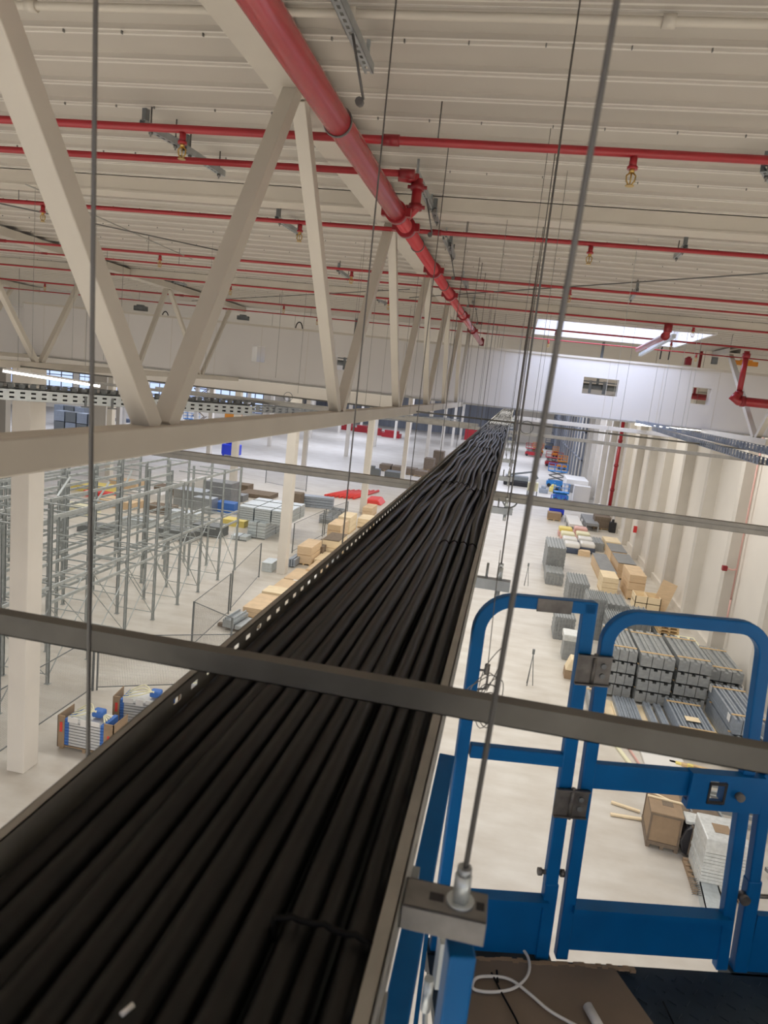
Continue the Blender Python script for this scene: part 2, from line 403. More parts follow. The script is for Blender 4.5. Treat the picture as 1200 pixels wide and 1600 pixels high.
# ---------------------------------------------------------------- rooflight
t = thing('rooflight','bright rectangular rooflight in the ceiling, right of the red main pipe','skylight',(0,0,ZR))
MB().box((SKX0-.06,SKY0-.06,-.02),(SKX0,SKY1+.06,.5)).box((SKX1,SKY0-.06,-.02),(SKX1+.06,SKY1+.06,.5)).box((SKX0,SKY0-.06,-.02),(SKX1,SKY0,.5)).box((SKX0,SKY1,-.02),(SKX1,SKY1+.06,.5)).build('upstand','panel',t)
MB().box((SKX0,SKY0,.42),(SKX1,SKY1,.45)).build('pane','glass',t)
area('daylight_in_rooflight', ((SKX0+SKX1)/2,(SKY0+SKY1)/2,ZR+.40), 2.9, 3.0, 105, (.70,.77,1))
# ---------------------------------------------------------------- roof purlin beams
for i, y in enumerate((5.95, 11.9)):
    b_ = MB().box((-32,y,ZR-.12),(11.1,y+.012,ZR)).box((-32,y-.006,ZR-.135),(11.1,y+.2,ZR-.12)).box((-32,y,ZR-.01),(11.1,y+.2,ZR))
    tag(b_.build('roof_beam','cream'), 'cream steel beam under the roof deck running sideways, %s from the camera' % ('nearer' if i==0 else 'farther'), 'beam','roof cross beams')
# ---------------------------------------------------------------- lattice trusses
def truss(X, ybots, ytops, y0, y1, label, s=.075, zc=(-.335,-.235), lift=0, chordw=.10, ytop0=None):
    t = thing('roof_truss', label, 'truss', (X,0,H+lift), 0, 'cream lattice roof trusses')
    MB().box((-chordw/2,y0,zc[0]),(chordw/2,y1,zc[1])).build('bottom_chord','cream',t,bevel=.006)
    MB().box((-.115,ytop0 if ytop0 is not None else y0,1.36),(.115,17.35,1.37)).box((-.115,ytop0 if ytop0 is not None else y0,1.37),(-.105,17.35,1.47)).box((.105,ytop0 if ytop0 is not None else y0,1.37),(.115,17.35,1.47)).build('top_chord','cream',t)
    nodes = sorted([(y,'b') for y in ybots]+[(y,'t') for y in ytops])
    for (ya,ka),(yb,kb) in zip(nodes[:-1], nodes[1:]):
        if ka == kb: continue
        sg = .055
        pa = (0, ya+sg, zc[1]-.01 if ka=='b' else 1.37); pb = (0, yb-sg, zc[1]-.01 if kb=='b' else 1.37)
        MB().beam(pa, pb, s, s, (1,0,0)).build('diagonal','cream',t,bevel=.004)
    return t
TA = truss(-1.28, [2.45,5.18,7.9,10.55,13.2,15.9], [1.02,3.72,6.5,9.2,11.9,14.6,17.3], -3, 17.35, 'cream lattice roof truss nearest the cable tray, beside the red main pipe')
TB = truss(-6.95, [6.9,9.65,12.4,15.2], [8.2,10.9,13.5,16.7], 4.0, 17.35, 'cream lattice roof truss farther left, its top chord running down behind the near truss')
TE = truss(4.25, [13.7], [12.0, 16.4], 13.0, 17.35, 'cream lattice truss end at the right, meeting the fascia beside the red pipes', s=.09, ytop0=16)
TC = truss(-12.6, [9.5,12.3,15.1], [10.9,13.7,16.5], 8.0, 17.3, 'cream lattice roof truss farthest left, half hidden at the picture edge')
# ================================================================ sprinkler pipes
ZP = H+1.3
def sprinkler(x, y, z, parent, big=1.0):
    t = MB().tube([(0,0,0),(0,0,-.055)],.017*big,8).tube([(0,0,-.045),(0,0,-.06)],.024*big,8).build('sprinkler_head','red',parent)
    t.location = (x,0,z); t['label'] = 'sprinkler head with brass frame'
    fr = MB().tube([(0,0,-.055),(0,0,-.075)],.012*big,8)
    for s in (-1,1): fr.tube([(0,0,-.07),(.02*s*big,0,-.09),(.018*s*big,0,-.115),(.004*s,0,-.14)],.004*big,6)
    fr.tube([(0,0,-.07),(0,0,-.13)],.004,6)
    fr.build('brass_frame','brass',t)
    MB().tube([(0,0,-.138),(0,0,-.142)],.02*big,10).build('deflector','brass',t)
    return t
PIPE = {}
pipes = [(4.10,-32,11,.0225,ZP,'nearest the camera, crossing the whole ceiling'),(4.70,-32,-.86,.0215,ZP,'left one that ends at the red riser'),(6.33,-32,11,.0185,ZP,'third from the camera, beyond the first roof beam'),(8.75,-32,11,.0155,ZP,'fourth from the camera'),(9.6,-32,11,.012,ZP,'fifth from the camera, thin'),(11.35,-32,11,.0145,ZP,'sixth from the camera, beside the second roof beam'),(13.9,-32,11,.017,ZP,'running under the near edge of the rooflight'),(16.1,-32,11,.013,ZP,'farthest, just before the white fascia')]
for y,x0,x1,r,z,lb in pipes:
    t = thing('sprinkler_pipe','thin red sprinkler pipe across the ceiling, '+lb,'pipe',(0,y,z),0,'red sprinkler branch pipes')
    MB().tube([(x0,0,0),(x1,0,0)],r,12).build('pipe','red',t); PIPE[y] = t
    c = MB(); x = x0+1.1
    while x < x1: c.tube([(x,0,0),(x+.09,0,0)],r*1.35,12); x += 6
    each(c,'coupling','redd',t)
    c = MB(); x = x0+2
    while x < x1: c.tube([(x,0,0),(x,0,ZR-ZP+.02)],.004,5); x += 4.2
    each(c,'hanger_rod','rod',t)
spr = {4.10:[(285,225),(990,250)], 6.33:[(67,330),(468,368),(923,388)], 8.75:[(250,405),(549,434),(890,458)], 9.6:[], 11.35:[(135,432),(360,455),(607,477),(1083,518)], 13.9:[(443,488),(871,505),(1053,515),(70,455)], 16.1:[(495,510),(857,535),(1090,545),(690,530)]}
pn = {4.10:'nearest ceiling pipe',6.33:'third ceiling pipe',8.75:'fourth ceiling pipe',11.35:'sixth ceiling pipe',13.9:'pipe by the rooflight',16.1:'farthest ceiling pipe'}
for y, lst in spr.items():
    ps = sorted(AY(a,b,y).x for a,b in lst)
    for i, x in enumerate(ps):
        sprinkler(x, y, -.02, PIPE[y], 1.15)
# main pipe beside the near truss
XM, ZM = -.885, H+1.05
t = thing('main_pipe','thick red main water pipe running away beside the near truss','pipe',(XM,0,ZM))
MB().tube([(0,-2,0),(0,4.7,0)],.056,24).build('pipe','redm',t)
MB().tube([(0,4.7,0),(0,12.2,0),(.0,15.4,0)],.047,20).build('reduced_pipe','redm',t)
for y in (4.62,5.02,6.7,8.3,10.4,12.6):
    c = MB().tube([(0,y-.035,0),(0,y+.035,0)],.068,20); c.tube([(-.09,y,0),(.09,y,0)],.012,6)
    for s in (-1,1): c.cbox((s*.075,y,0),(.035,.04,.05))
    c.build('coupling','redd',t)
t = thing('riser_pipe','short red vertical pipe joining the main pipe to the ceiling pipe','pipe',(-.80,4.8,H))
MB().tube([(-.05,0,1.07),(0,0,1.12),(0,0,1.30)],.032,14).tube([(0,0,1.3),(-.12,-.04,1.3)],.032,14).build('pipe','red',t)
for z in (1.13,1.25): MB().tube([(0,0,z-.018),(0,0,z+.018)],.044,14).tube([(-.062,0,z),(.062,0,z)],.012,6).build('coupling','redd',t)
# hangers of the main pipe
for i,y in enumerate((1.3,3.12,5.6,7.6,9.9,12.2)):
    t = thing('pipe_hanger','steel hanger with slotted channel and ring holding the main red pipe, %s along it' % ORD[i],'bracket',(XM,y,H),0,'hangers of the red main pipe')
    MB().tube([(.10,0,1.14),(.03,0,1.385)],.006,6).build('rod','rod',t)
    MB().ring((0,0,1.05),.060 if y < 4.7 else .0505,.0045,'y').build('ring','rod',t)
    MB().tube([(.085,-.012,1.13),(.085,.012,1.13)],.018,8).build('nut','rod',t)
    ch = MB(); L0, L1 = -.55, .38
    ch.perf((.0,L0,1.388),(0,1,0),(1,0,0),L1-L0,.041,.05,[.0205],.028,.014)
    ch.box((.015,L1-.08,1.42),(.03,L1-.06,1.51)).box((.015,L0+.05,1.42),(.03,L0+.07,1.51)); ch.box((.0,L0,1.388),(.002,L1,1.43)).box((.039,L0,1.388),(.041,L1,1.43))
    ch.build('channel','galv',t)
# slotted channel brackets over the branch pipes (two-piece, long)
def bracket(px0,py0,px1,py1,z,label,w=.041):
    a = F(px0,py0,z); b = F(px1,py1,z); L = (b-a).length
    t = thing('channel_bracket',label,'bracket',a,math.atan2((b-a).y,(b-a).x),'slotted channel brackets under the roof')
    m_ = MB().perf((0,-w/2,0),(1,0,0),(0,1,0),L,w,.05,[w/2],.028,.014); m_.box((0,-w/2,0),(L,-w/2+.002,.041)); m_.box((0,w/2-.002,0),(L,w/2,.041)); m_.box((0,-w/2,.039),(L,-w/2+.012,.041)); m_.box((0,w/2-.012,.039),(L,w/2,.041))
    m_.build('channel','galv',t)
    n_ = MB()
    for x in (.08,L-.06): n_.tube([(x,0,-.03),(x,0,ZR-z+.015)],.005,6).tube([(x,0,-.016),(x,0,0)],.012,6)
    each(n_,'bolt','rod',t,n=2)
    MB().cbox((.03,0,.075),(.035,.03,.07)).build('clamp','galvd',t)
bracket(222,198,283,232,H+1.36,'slotted steel channel bracket above left, left half of the long pair')
bracket(287,236,348,276,H+1.36,'slotted steel channel bracket above left, right half of the long pair')
bracket(432,345,468,368,H+1.36,'small channel bracket between the near truss diagonals')
bracket(1193,268,1215,300,H+1.36,'channel bracket cut by the right picture edge')
bracket(1070,390,1055,405,H+1.36,'small channel bracket on the third ceiling pipe at right')
bracket(995,455,985,470,H+1.36,'small channel bracket on the fourth ceiling pipe at right')
bracket(528,424,545,437,H+1.36,'small channel bracket on the fourth ceiling pipe, left of the main pipe')
bracket(270,441,290,447,H+1.36,'small channel bracket far left behind the near diagonal')
bracket(590,470,603,476,H+1.36,'small channel bracket near the fifth pipe, above the fascia')
for i,(a,b,c_,d_) in enumerate(((678,332,684,350),(703,385,708,405))):
    bracket(a,b,c_,d_,H+1.36,'small channel bracket right of the main pipe, %s'%('nearer' if i==0 else 'farther'))
# right-hand red pipework near the rooflight
t = thing('drop_pipe','red pipe dropping at the right and turning into a thick horizontal pipe','pipe',(0,0,0))
MB().tube([(4.0,14.3,H+1.28),(4.0,14.3,H+.5)],.05,14).build('drop','red',t)
MB().tube([(4.0,14.3,H+.5),(3.92,14.3,H+.41),(4.0,14.3,H+.38),(11,14.3,H+.36)],.085,14).build('pipe','red',t)
c = MB()
for z in (.52,1.2): c.tube([(4.0,14.3,H+z-.04),(4.0,14.3,H+z+.04)],.07,14)
c.tube([(4.05,14.3,H+.38),(4.12,14.3,H+.38)],.10,14)
each(c,'coupling','redd',t)
t = thing('branch_pipe','short red pipe running away under the rooflight','pipe',(0,0,0))
MB().tube([(2.04,11.35,H+1.22),(2.06,11.5,H+1.14),(2.18,14.9,H+1.17)],.045,14).build('pipe','red',t)
c_ = MB().tube([(2.04,11.35,H+1.3),(2.04,11.35,H+1.18)],.06,12).tube([(2.05,11.5,H+1.14),(2.053,11.58,H+1.14)],.065,12); each(c_,'coupling','redd',t)
tag(MB().beam((2.3,12.2,H+1.22),(2.5,16.6,H+1.2),.06,.06).tube([(2.34,13,H+1.2),(2.34,13,ZR+.02)],.006,6).build('steel_rail','galvl'),'bright steel rail beside the short red pipe under the rooflight','rail')
# white conduits under the roof near the camera
for i,(y,z,r) in enumerate(((3.13,ZR-.035,.017),)):
    t = thing('conduit','white conduit tube clipped under the roof deck near the camera','conduit',(0,y,z))
    MB().tube([(-9,0,0),(8,0,0)],r,10).build('tube','cream',t)
    c = MB()
    for x in (-2.35,-.9,.35,1.45,3.1): c.tube([(x,0,0),(x+.05,0,0)],r*1.5,10)
    each(c,'coupler','cream',t)
# dark loops and fittings above the fascia
for i,(px,py) in enumerate(((258,498),(467,515),(1040,548))):
    q = AY(px,py,YL+.2)
    pts_ = [q+Vector((math.cos(a)*.09,0,math.sin(a)*.18)) for a in [PI*k/10 for k in range(11)]]
    tag(MB().tube([pts_[0]-Vector((0,0,.2))]+pts_+[pts_[-1]-Vector((0,0,.2))],.014,6).build('cable_loop','black'),'dark cable loop standing above the fascia, %s from the left'%ORD[i],'cable','dark loops above the fascia')
for i,(px,py,w_,h_,mm,lb) in enumerate(((98,492,.05,.3,'black','black vertical post above the fascia at the left'),(220,482,.35,.12,'galvd','grey box lamp under the roof at the left'),(753,535,.1,.16,'redd','dark red fitting above the fascia at the end of the main pipe'),(1117,560,.12,.26,'galvd','dark post above the fascia right of the rooflight'),(1075,565,.14,.16,'redd','dark red fitting above the fascia below the rooflight'),(380,497,.3,.1,'galvd','grey box above the fascia behind the near diagonal'),(1165,568,.5,.1,'orange','orange fabric strip above the fascia at the right'))):
    q = AY(px,py,YL+.25)
    m_ = MB().box((q.x-w_/2,q.y-.06,q.z-h_/2),(q.x+w_/2,q.y+.06,q.z+h_/2)).box((q.x-w_/4,q.y-.08,q.z+h_/2),(q.x+w_/4,q.y+.05,q.z+h_/2+.03))
    tag(m_.build('roof_fitting',mm,bevel=.01),lb,'fitting')
# diagonal bracing rods under the roof
for i,(a,b,z,lb) in enumerate((((0,318),(345,392),H+1.25,'at left behind the near diagonal'),((40,288),(300,405),H+1.3,'pale, crossing left of the near diagonals'),((640,465),(1200,427),H+1.3,'rising to the right over the skylight side'),((300,470),(640,452),H+1.3,'behind the near truss'))):
    tag(MB().tube([F(*a,z),F(*b,z)],.007,6).build('bracing_rod','rod' if i!=1 else 'strutl'),'thin diagonal bracing rod under the roof, '+lb,'rod','thin roof bracing rods')

# ================================================================ cable tray, cables
HT = .60
X0, X1 = -.56, -.056
YT0, YT1 = -1.2, 42
t = thing('cable_tray','long perforated steel cable tray filled with black cables, running away from the camera','cable tray',(0,0,H))
L = YT1-YT0
sd = MB()
sd.perf((X0,1.15,-HT-.1),(0,1,0),(0,0,1),YT1-1.15,.1,.075,[.062],.030,.012); sd.add([(X0,YT0,-HT-.1),(X0,1.15,-HT-.1),(X0,1.15,-HT),(X0,YT0,-HT)],[(0,1,2,3)]); 
MBl = sd.build('side_wall','trayside',t,solid=.0015); 
sd = MB().perf((X1,YT0,-HT-.1),(0,1,0),(0,0,1),L,.1,.075,[.03,.07],.030,.012).build('side_wall','trayside',t,solid=.0015)
MB().box((X0-.001,YT0,-HT-.002),(X0+.014,YT1,-HT)).box((X0+.012,YT0,-HT-.008),(X0+.014,YT1,-HT)).box((X0-.002,YT0,-HT-.012),(X0,YT1,-HT)).build('rim','trayside',t)
MB().box((X1-.017,YT0,-HT-.002),(X1+.001,YT1,-HT)).box((X1,YT0,-HT-.016),(X1+.0015,YT1,-HT)).build('rim','trayside',t)
MB().box((X1+.001,YT0,-HT-.155),(X1+.0035,.72,-HT-.09)).build('side_plate','trayside',t)
MB().box((X0,YT0,-HT-.102),(X1,YT1,-HT-.1)).build('base','galvd',t)
random.seed(3)
NC = 12
wid = (X1-X0-.042)
for i in range(NC):
    xc = X0+.021+wid*(i+.5)/NC
    r_ = .0195 if i not in (9,10,11) else .0165
    pts_ = []; yv = YT0
    ph = [random.uniform(0,6.28) for _ in range(4)]; 
    while yv < YT1:
        am = min(1,max(0,(yv-1.6)/2.5))
        dx = am*(.0095*math.sin(yv*2.3+ph[0]*.35+i*.15)+.006*math.sin(yv*4.1+ph[1])) + .005*math.sin(yv*.9+ph[2])
        dz = .006*math.sin(yv*1.3+ph[2])*(.3+am) + .008*am*math.sin(yv*3.1+ph[3]+i) + .006*math.sin(i*2.4)
        pts_.append((xc+dx, yv, -HT-.048+dz)); yv += .11 if yv < 14 else .25
    o = MB().tube([(a,b,c+H) for a,b,c in pts_], r_, 14 if True else 8).build('power_cable','cable')
    tag(o, 'thick black cable lying along the tray, %s counted from its left side' % ORD[i], 'cable', 'black cables in the tray')
# lower layer cables filling the gaps
for i in range(11):
    xc = X0+.04+wid*(i+.5)/11.6
    pts_ = []; yv = YT0
    while yv < YT1:
        pts_.append((xc+.004*math.sin(yv*1.7+i), yv, H-HT-.080)); yv += .4
    o = MB().tube(pts_, .0165, 8).build('power_cable','cable')
    tag(o, 'black cable in the lower layer of the tray, %s gap from the left' % ORD[i], 'cable', 'black cables in the tray')
# zip ties
def ztie(y, i0, i1, label, wob=.012, r_=.0028, lo=.15):
    pts_ = []
    for k in range(i0*4, i1*4+1):
        x = X0+.021+wid*(k/4.)/NC
        fr = (k/4.) % 1; pts_.append((x, y+wob*math.sin(k*.35), H-HT-.044+.0245*math.sqrt(max(lo, math.sin(PI*fr)))+.004))
    m_ = MB().tube([pts_[0]+Vector((0,0,-.03)) if False else (pts_[0][0],pts_[0][1],pts_[0][2]-.03)]+pts_+[(pts_[-1][0],pts_[-1][1],pts_[-1][2]-.03)], r_, 6)
    t_ = tag(m_.build('zip_tie','tie'), label, 'zip tie','black zip ties round the cables')
ztie(.71, 9, 12, 'black zip tie binding the right-hand cables in the foreground', .004, .0042, .7)
ztie(2.95, 8, 12, 'black zip tie on the right-hand cables beyond the grey cross bar', .01)
ztie(4.95, 2, 8, 'black zip tie across the middle cables halfway along the tray', .02)
ztie(4.7, 8, 11, 'short black zip tie right of the middle one', .03)
ztie(5.9, 9, 12, 'thin black zip tie on the right cables farther along', .01)
ztie(8.6, 3, 9, 'black zip tie across the cables near the far bend', .03)
tag(MB().tube([(-.292,.548,H-HT-.022),(-.286,.560,H-HT-.020)],.0028,8).build('tie_end','whitep'),'small white cut end lying on the cables at the bottom edge','scrap')

# ---------------------------------------------------------------- tray supports: channel, clamps, rods
for k in range(15):
    y = .885+1.88*k if k else .80
    zc = -HT-.105
    who = ORD[k] if k < 15 else ''
    t = thing('tray_support','steel cross channel carrying the cable tray, %s from the camera'%who if k else 'steel cross channel under the tray in the foreground, with slotted top and hex nut','bracket',(0,y,H),0,'cross channels under the cable tray')
    b0, b1 = (-.645, .052) if k == 0 else (-.66,.075)
    zt_ = -.60 if k == 0 else zc
    if k == 0:
        # stub channel bolted beside the tray, plus the cross piece below
        MB().box((-.645,.13,zc-.041),(X1+.01,.17,zc)).build('channel','galv',t)
        ch = MB().box((X1+.002,-.026,-.650),(.050,-.023,-.617)).box((X1+.002,.023,-.650),(.050,.026,-.617)).box((X1+.002,-.026,-.620),(.050,.026,-.617)).box((X1+.002,-.026,-.650),(X1+.005,.026,-.617))
        eb = ch.build('end_bracket','clampst',t,bevel=.001)
        each(MB().box((-.022,-.007,-.6172),(-.004,.007,-.6166)).box((.036,-.007,-.6172),(.046,.007,-.6166)),'slot','black',eb)
        MB().tube([(.016,0,-.617),(.016,0,-.613)],.0175,18).build('washer','galvl',t)
        MB().tube([(.016,0,-.613),(.016,0,-.578)],.0105,6).build('hex_nut','galvl',t)
        MB().tube([(.016,0,-.578),(.016,0,-.568)],.009,10).build('lock_nut','galv',t)
    else:
        MB().box((b0,-.0205,zc-.041),(b1,.0205,zc)).build('channel','galv',t)
        MB().tube([(.03,0,zc),(.03,0,zc+.05)],.011,6).tube([(.03,0,zc+.055),(.03,0,zc+.066)],.010,6).build('hex_nut','galvl',t)
        MB().tube([(-.02,0,zc-.04),(-.02,0,zc+.06)],.005,6).tube([(.03,0,zc-.085),(.03,0,zc-.04)],.010,6).build('bolt','galv',t)
    n_ = MB()
    if k == 0: rod = MB().tube([(.016,0,-.60),(.045,0,.43),(.075,0,1.52)],.0034,8)
    else: rod = MB().tube([(.03,0,zc-.07),(.03,0,1.52)],.003 if k<3 else .0035,6)
    tag(move(rod.build('threaded_rod','rod'),(0,y,H)),'thin steel rod hanging from the roof to the right end of the %s tray support'%who,'rod','hanging rods right of the tray')
    rod = MB().tube([(-.580 if k==0 else -.61,.15 if k==0 else 0,zc-.05),(-.640 if k==0 else -.61,.15 if k==0 else 0,1.52)],.0033 if k==0 else .003,6)
    tag(move(rod.build('threaded_rod','rod'),(0,y,H)),'thin steel rod hanging from the roof to the left end of the %s tray support'%who,'rod','hanging rods left of the tray')
# extra thin suspension wires seen against roof and fascia
wl = [(575,330,8),(590,440,10.5),(618,400,9.2),(700,440,11),(712,470,12.5),(745,480,13.5),(770,470,11.5),(1010,300,7),(860,500,13),(670,380,8.2),(905,0,3.4),(925,0,5.2),(822,120,6),(880,60,4.4),(440,470,12),(470,560,13),(190,480,11),(165,470,10),(560,450,9),(655,420,10),(790,500,14),(815,520,15),(1030,560,13.6),(1048,552,13.5),(1068,560,13.3),(1087,545,12.8),(1093,548,12.9),(985,560,14),(640,500,14),(735,480,12),(120,300,6.5),(55,300,6),(330,420,9)]
for i,(px,py,y) in enumerate(wl):
    x = AY(px,py,y).x
    side = ('left of the near truss' if px < 440 else ('between the near truss and the tray' if px < 800 else 'right of the tray'))
    tag(MB().tube([(x,y,H-.35 if px > 440 else H-.1),(x,y,ZR+.018)],.0018 if y<10 else .003,5).build('suspension_wire','wire' if px<1000 else 'galvl'),'very thin suspension wire hanging from the roof '+side,'wire','thin suspension wires '+side)
# ---------------------------------------------------------------- cross struts
def strut(y, z, x0, x1, w_, h_, mm, label, slots=True):
    t = thing('cross_strut',label,'strut',(0,y,H+z),0)
    m_ = MB().box((x0,-w_/2,0),(x1,w_/2,.002)).box((x0,-w_/2,-h_),(x1,-w_/2+.002,0)).box((x0,w_/2-.002,-h_),(x1,w_/2,0)).box((x0,-w_/2,-h_),(x1,-w_/2+.010,-h_+.002)).box((x0,w_/2-.01,-h_),(x1,w_/2,-h_+.002))
    m_.build('channel',mm,t,bevel=.0)
    return t
strut(1.135,-.492,-1.25,.85,.030,.038,'strut','dark grey steel cross bar passing over the tray in the foreground')
t2 = strut(5.0,-.655,-3.6,5.6,.06,.058,'strutm','grey steel strut crossing under the tray behind the blue gate')
MB().box((-3.6,-.032,-.026),(5.6,-.030,-.024)).build('seam','rod',t2)
strut(15.8,-.706,-4.5,8.5,.06,.07,'strutl','slim grey strut crossing below the fascia on the right')
strut(16.2,-.39,.0,9,.08,.085,'whitep','bright white trunking crossing below the fascia on the right')
strut(9.2,-.30,-8,3.0,.02,.018,'strut','thin dark rail crossing the tray far away')
strut(12.6,-.55,-8,-.7,.05,.05,'strutl','pale strut crossing behind the near truss')
strut(15.2,-.62,-8,-.7,.05,.05,'strutl','pale strut far behind, left of the tray')
for i,(px,py,y) in enumerate(((797,782,5.0),(450,620,12.5),(823,668,9.2))):
    q = AY(px,py,y)
    tag(MB().ring((q.x,q.y,q.z),.05 if i==0 else .08,.006,'y',16).build('lifting_ring','galvd'),['grey ring shackle standing on the strut beside the tray','small ring hanging on the column behind the near truss','small ring right of the tray near the fascia'][i],'ring')
# ---------------------------------------------------------------- other trays
def side_tray(p, q, zt_, zb_, mm, mm2, label, wid_=.3):
    p = Vector((*p,0)); q = Vector((*q,0)); d = (q-p).normalized(); n = Vector((-d.y,d.x,0))
    t = thing('cable_tray',label,'cable tray',(p.x,p.y,H),math.atan2(d.y,d.x)); L = (q-p).length
    MB().perf((0,0,zb_),(1,0,0),(0,0,1),L,zt_-zb_,.14,[(zt_-zb_)*.3,(zt_-zb_)*.7],.065,.026).build('side_wall',mm,t,solid=.002)
    MB().perf((0,wid_,zb_),(1,0,0),(0,0,1),L,zt_-zb_,.11,[(zt_-zb_)*.3,(zt_-zb_)*.7],.04,.022).build('side_wall',mm,t,solid=.002)
    MB().box((0,0,zb_),(L,wid_,zb_+.003)).build('base',mm2,t)
    return t, L
t, L_ = side_tray((-7.3,8.9),(-4.5,12.2),-.64,-.80,'galvl','galvd','pale perforated cable tray crossing behind the near truss on the left')
o = MB()
for k in range(4): o.tube([(.05,.04+.06*k,-.75),(L_-.05,.04+.06*k,-.75)],.026,8).tube([(.05,.04+.06*k,-.69),(L_-.05,.04+.06*k,-.69)],.026,8)
for o_ in each(o,'power_cable','cable'):
    o_.location = t.location; o_.rotation_euler = t.rotation_euler; tag(o_,'black cable lying in the pale perforated tray on the left','cable','cables in the left perforated tray')
h_ = MB()
for x in (1.4,1.8,2.9): h_.box((x,-.03,-.68),(x+.03,-.005,-.82)).box((x-.05,-.03,-.84),(x+.08,.0,-.82))
h_.build('hook','galvd',t)
t, L_ = side_tray((-7.3,9.0),(-4.5,12.3),-.565,-.632,'galvd','galvd','dark perforated cable tray stacked on the pale one at left')
t, L_ = side_tray((-4.5,12.2),(-1.2,16.6),-.62,-.74,'galv','galvd','grey cable tray continuing towards the end of the near truss')
t, L_ = side_tray((2.35,5.2),(2.85,16.9),-.20,-.26,'steelblue','steelblue','blue-grey cable tray below the fascia at the right edge',.16)
t, L_ = side_tray((2.12,6.4),(2.7,14.5),-.27,-.33,'steelblue','galvd','second blue-grey tray just under the upper one at right',.08)
# ---------------------------------------------------------------- lit battens
def batten(p, q, r_, label, e=True):
    p = Vector(p); q = Vector(q)
    t = thing('batten_light',label,'lamp',p,0,'strip lights below the fascia'); d = q-p
    MB().beam((0,0,.03),d+Vector((0,0,.03)),.07,.04).build('housing','whitep',t)
    MB().beam((0,0,-.01),d+Vector((0,0,-.01)),r_,.05).build('diffuser','lamp',t)
    for f in (.15,.85): MB().tube([d*f+Vector((0,0,.04)),Vector((d.x*f,d.y*f,ZR+.02-p.z))],.004,5).build('hanging_wire','wire',t)
batten((2.85,17.9,H-.30),(4.35,17.9,H-.26),.08,'lit white strip light under the fascia on the right')
batten((-8.3,18.9,H-.48),(-6.4,18.9,H-.40),.1,'lit white strip light under the fascia, left one seen between the diagonals')
batten((-6.2,18.9,H-.44),(-5.2,18.9,H-.40),.1,'lit white strip light under the fascia, right one beyond the near diagonal')
batten((-10.6,13.6,H-.58),(-8.4,13.6,H-.66),.05,'slim lit strip light at the left above the dark tray')
# ================================================================ lift platform
GP = Vector((.289,2.045,H)); GU = Vector((1,.22,0)).normalized(); GN = Vector((-.22,1,0)).normalized()
lift = thing('lift_platform','blue scissor lift platform with guard rails and gate, right of the tray','lift',GP,math.atan2(.22,1))
def up(pts): return [(u,0,z) for u,z in pts]
def flat_tube(pts, w_, d_):                    # rectangular tube following a path in the gate plane
    m_ = MB(); P = [Vector((u,z)) for u,z in pts]; vs = []; fs = []
    for i, p in enumerate(P):
        d = (P[min(i+1,len(P)-1)]-P[max(i-1,0)]).normalized()
        n = Vector((-d.y,d.x)); 
        if 0 < i < len(P)-1:
            a = (P[i]-P[i-1]).normalized(); b = (P[i+1]-P[i]).normalized(); n = Vector((-(a+b).y,(a+b).x)).normalized(); k = 1/max(.5,n.dot(Vector((-a.y,a.x))))
        else: k = 1
        for s, y in ((-1,-1),(1,-1),(1,1),(-1,1)):
            q = p+n*(s*w_/2*k); vs.append((q.x, y*d_/2, q.y))
    for i in range(len(P)-1):
        for k in range(4): fs.append((4*i+k,4*i+(k+1)%4,4*i+4+(k+1)%4,4*i+4+k))
    fs += [(3,2,1,0),(4*len(P)-4,4*len(P)-3,4*len(P)-2,4*len(P)-1)]
    return m_.add(vs, fs)
def arc(cx,cz,r_,a0,a1,n=9): return [(cx+r_*math.cos(a0+(a1-a0)*k/n), cz+r_*math.sin(a0+(a1-a0)*k/n)) for k in range(n+1)]
W_ = .036
# left frame with rounded corner
flat_tube([(-.313,-1.70)]+arc(-.215,-.66,.098,PI,PI/2)+[(.012,-.562)],W_,.032).build('left_frame','blue',lift,bevel=.004)
flat_tube([(-.005,-.545),(.014,-1.45)],.040,.032).build('gate_post','blue',lift,bevel=.004)
flat_tube([(.016,-1.44),(.022,-1.72)],.042,.036).build('gate_post','blue',lift,bevel=.004)
flat_tube([(-.29,-1.028),(0,-1.035)],.040,.028).build('mid_rail','blue',lift,bevel=.003)
MB().box((-.30,-.012,-1.69),(.01,.010,-1.505)).build('toe_board','blue',lift)
MB().box((-.30,-.03,-1.51),(.01,.015,-1.495)).build('toe_board_lip','blue',lift)
# gate
gate = flat_tube([(.085,-1.70)]+arc(.146,-.662,.085,PI+.03,PI/2)+arc(.44,-.665,.088,PI/2,.05)+[(.60,-1.70)],.038,.032).build('gate_frame','blue',lift,bevel=.004)
MB().box((.075,-.014,-1.115),(.40,.014,-1.035)).build('gate_mid_rail','blue',lift,bevel=.003)
# latch box with a window
lb_ = MB().box((.375,-.03,-1.03),(.60,.005,-1.05)).box((.375,-.03,-1.125),(.60,.005,-1.145)).box((.375,-.03,-1.125),(.432,-.02,-1.05)).box((.482,-.03,-1.125),(.60,-.02,-1.05)).box((.425,-.028,-1.12),(.432,.01,-1.055)).box((.482,-.028,-1.12),(.487,.01,-1.055))
lb_.build('latch_box','blue',lift)
MB().box((.430,-.033,-1.122),(.485,-.029,-1.114)).box((.430,-.033,-1.062),(.485,-.029,-1.054)).box((.430,-.033,-1.12),(.436,-.029,-1.056)).box((.479,-.033,-1.12),(.485,-.029,-1.056)).build('latch_frame','black',lift)
MB().tube([(.525,-.045,-1.09),(.525,-.02,-1.09)],.013,14).build('latch_bolt','hinge',lift)
MB().box((.09,-.012,-1.665),(.585,.012,-1.52)).build('gate_toe_board','blue',lift)
MB().box((.09,-.035,-1.525),(.585,.015,-1.505)).build('toe_board_lip','blue',lift)
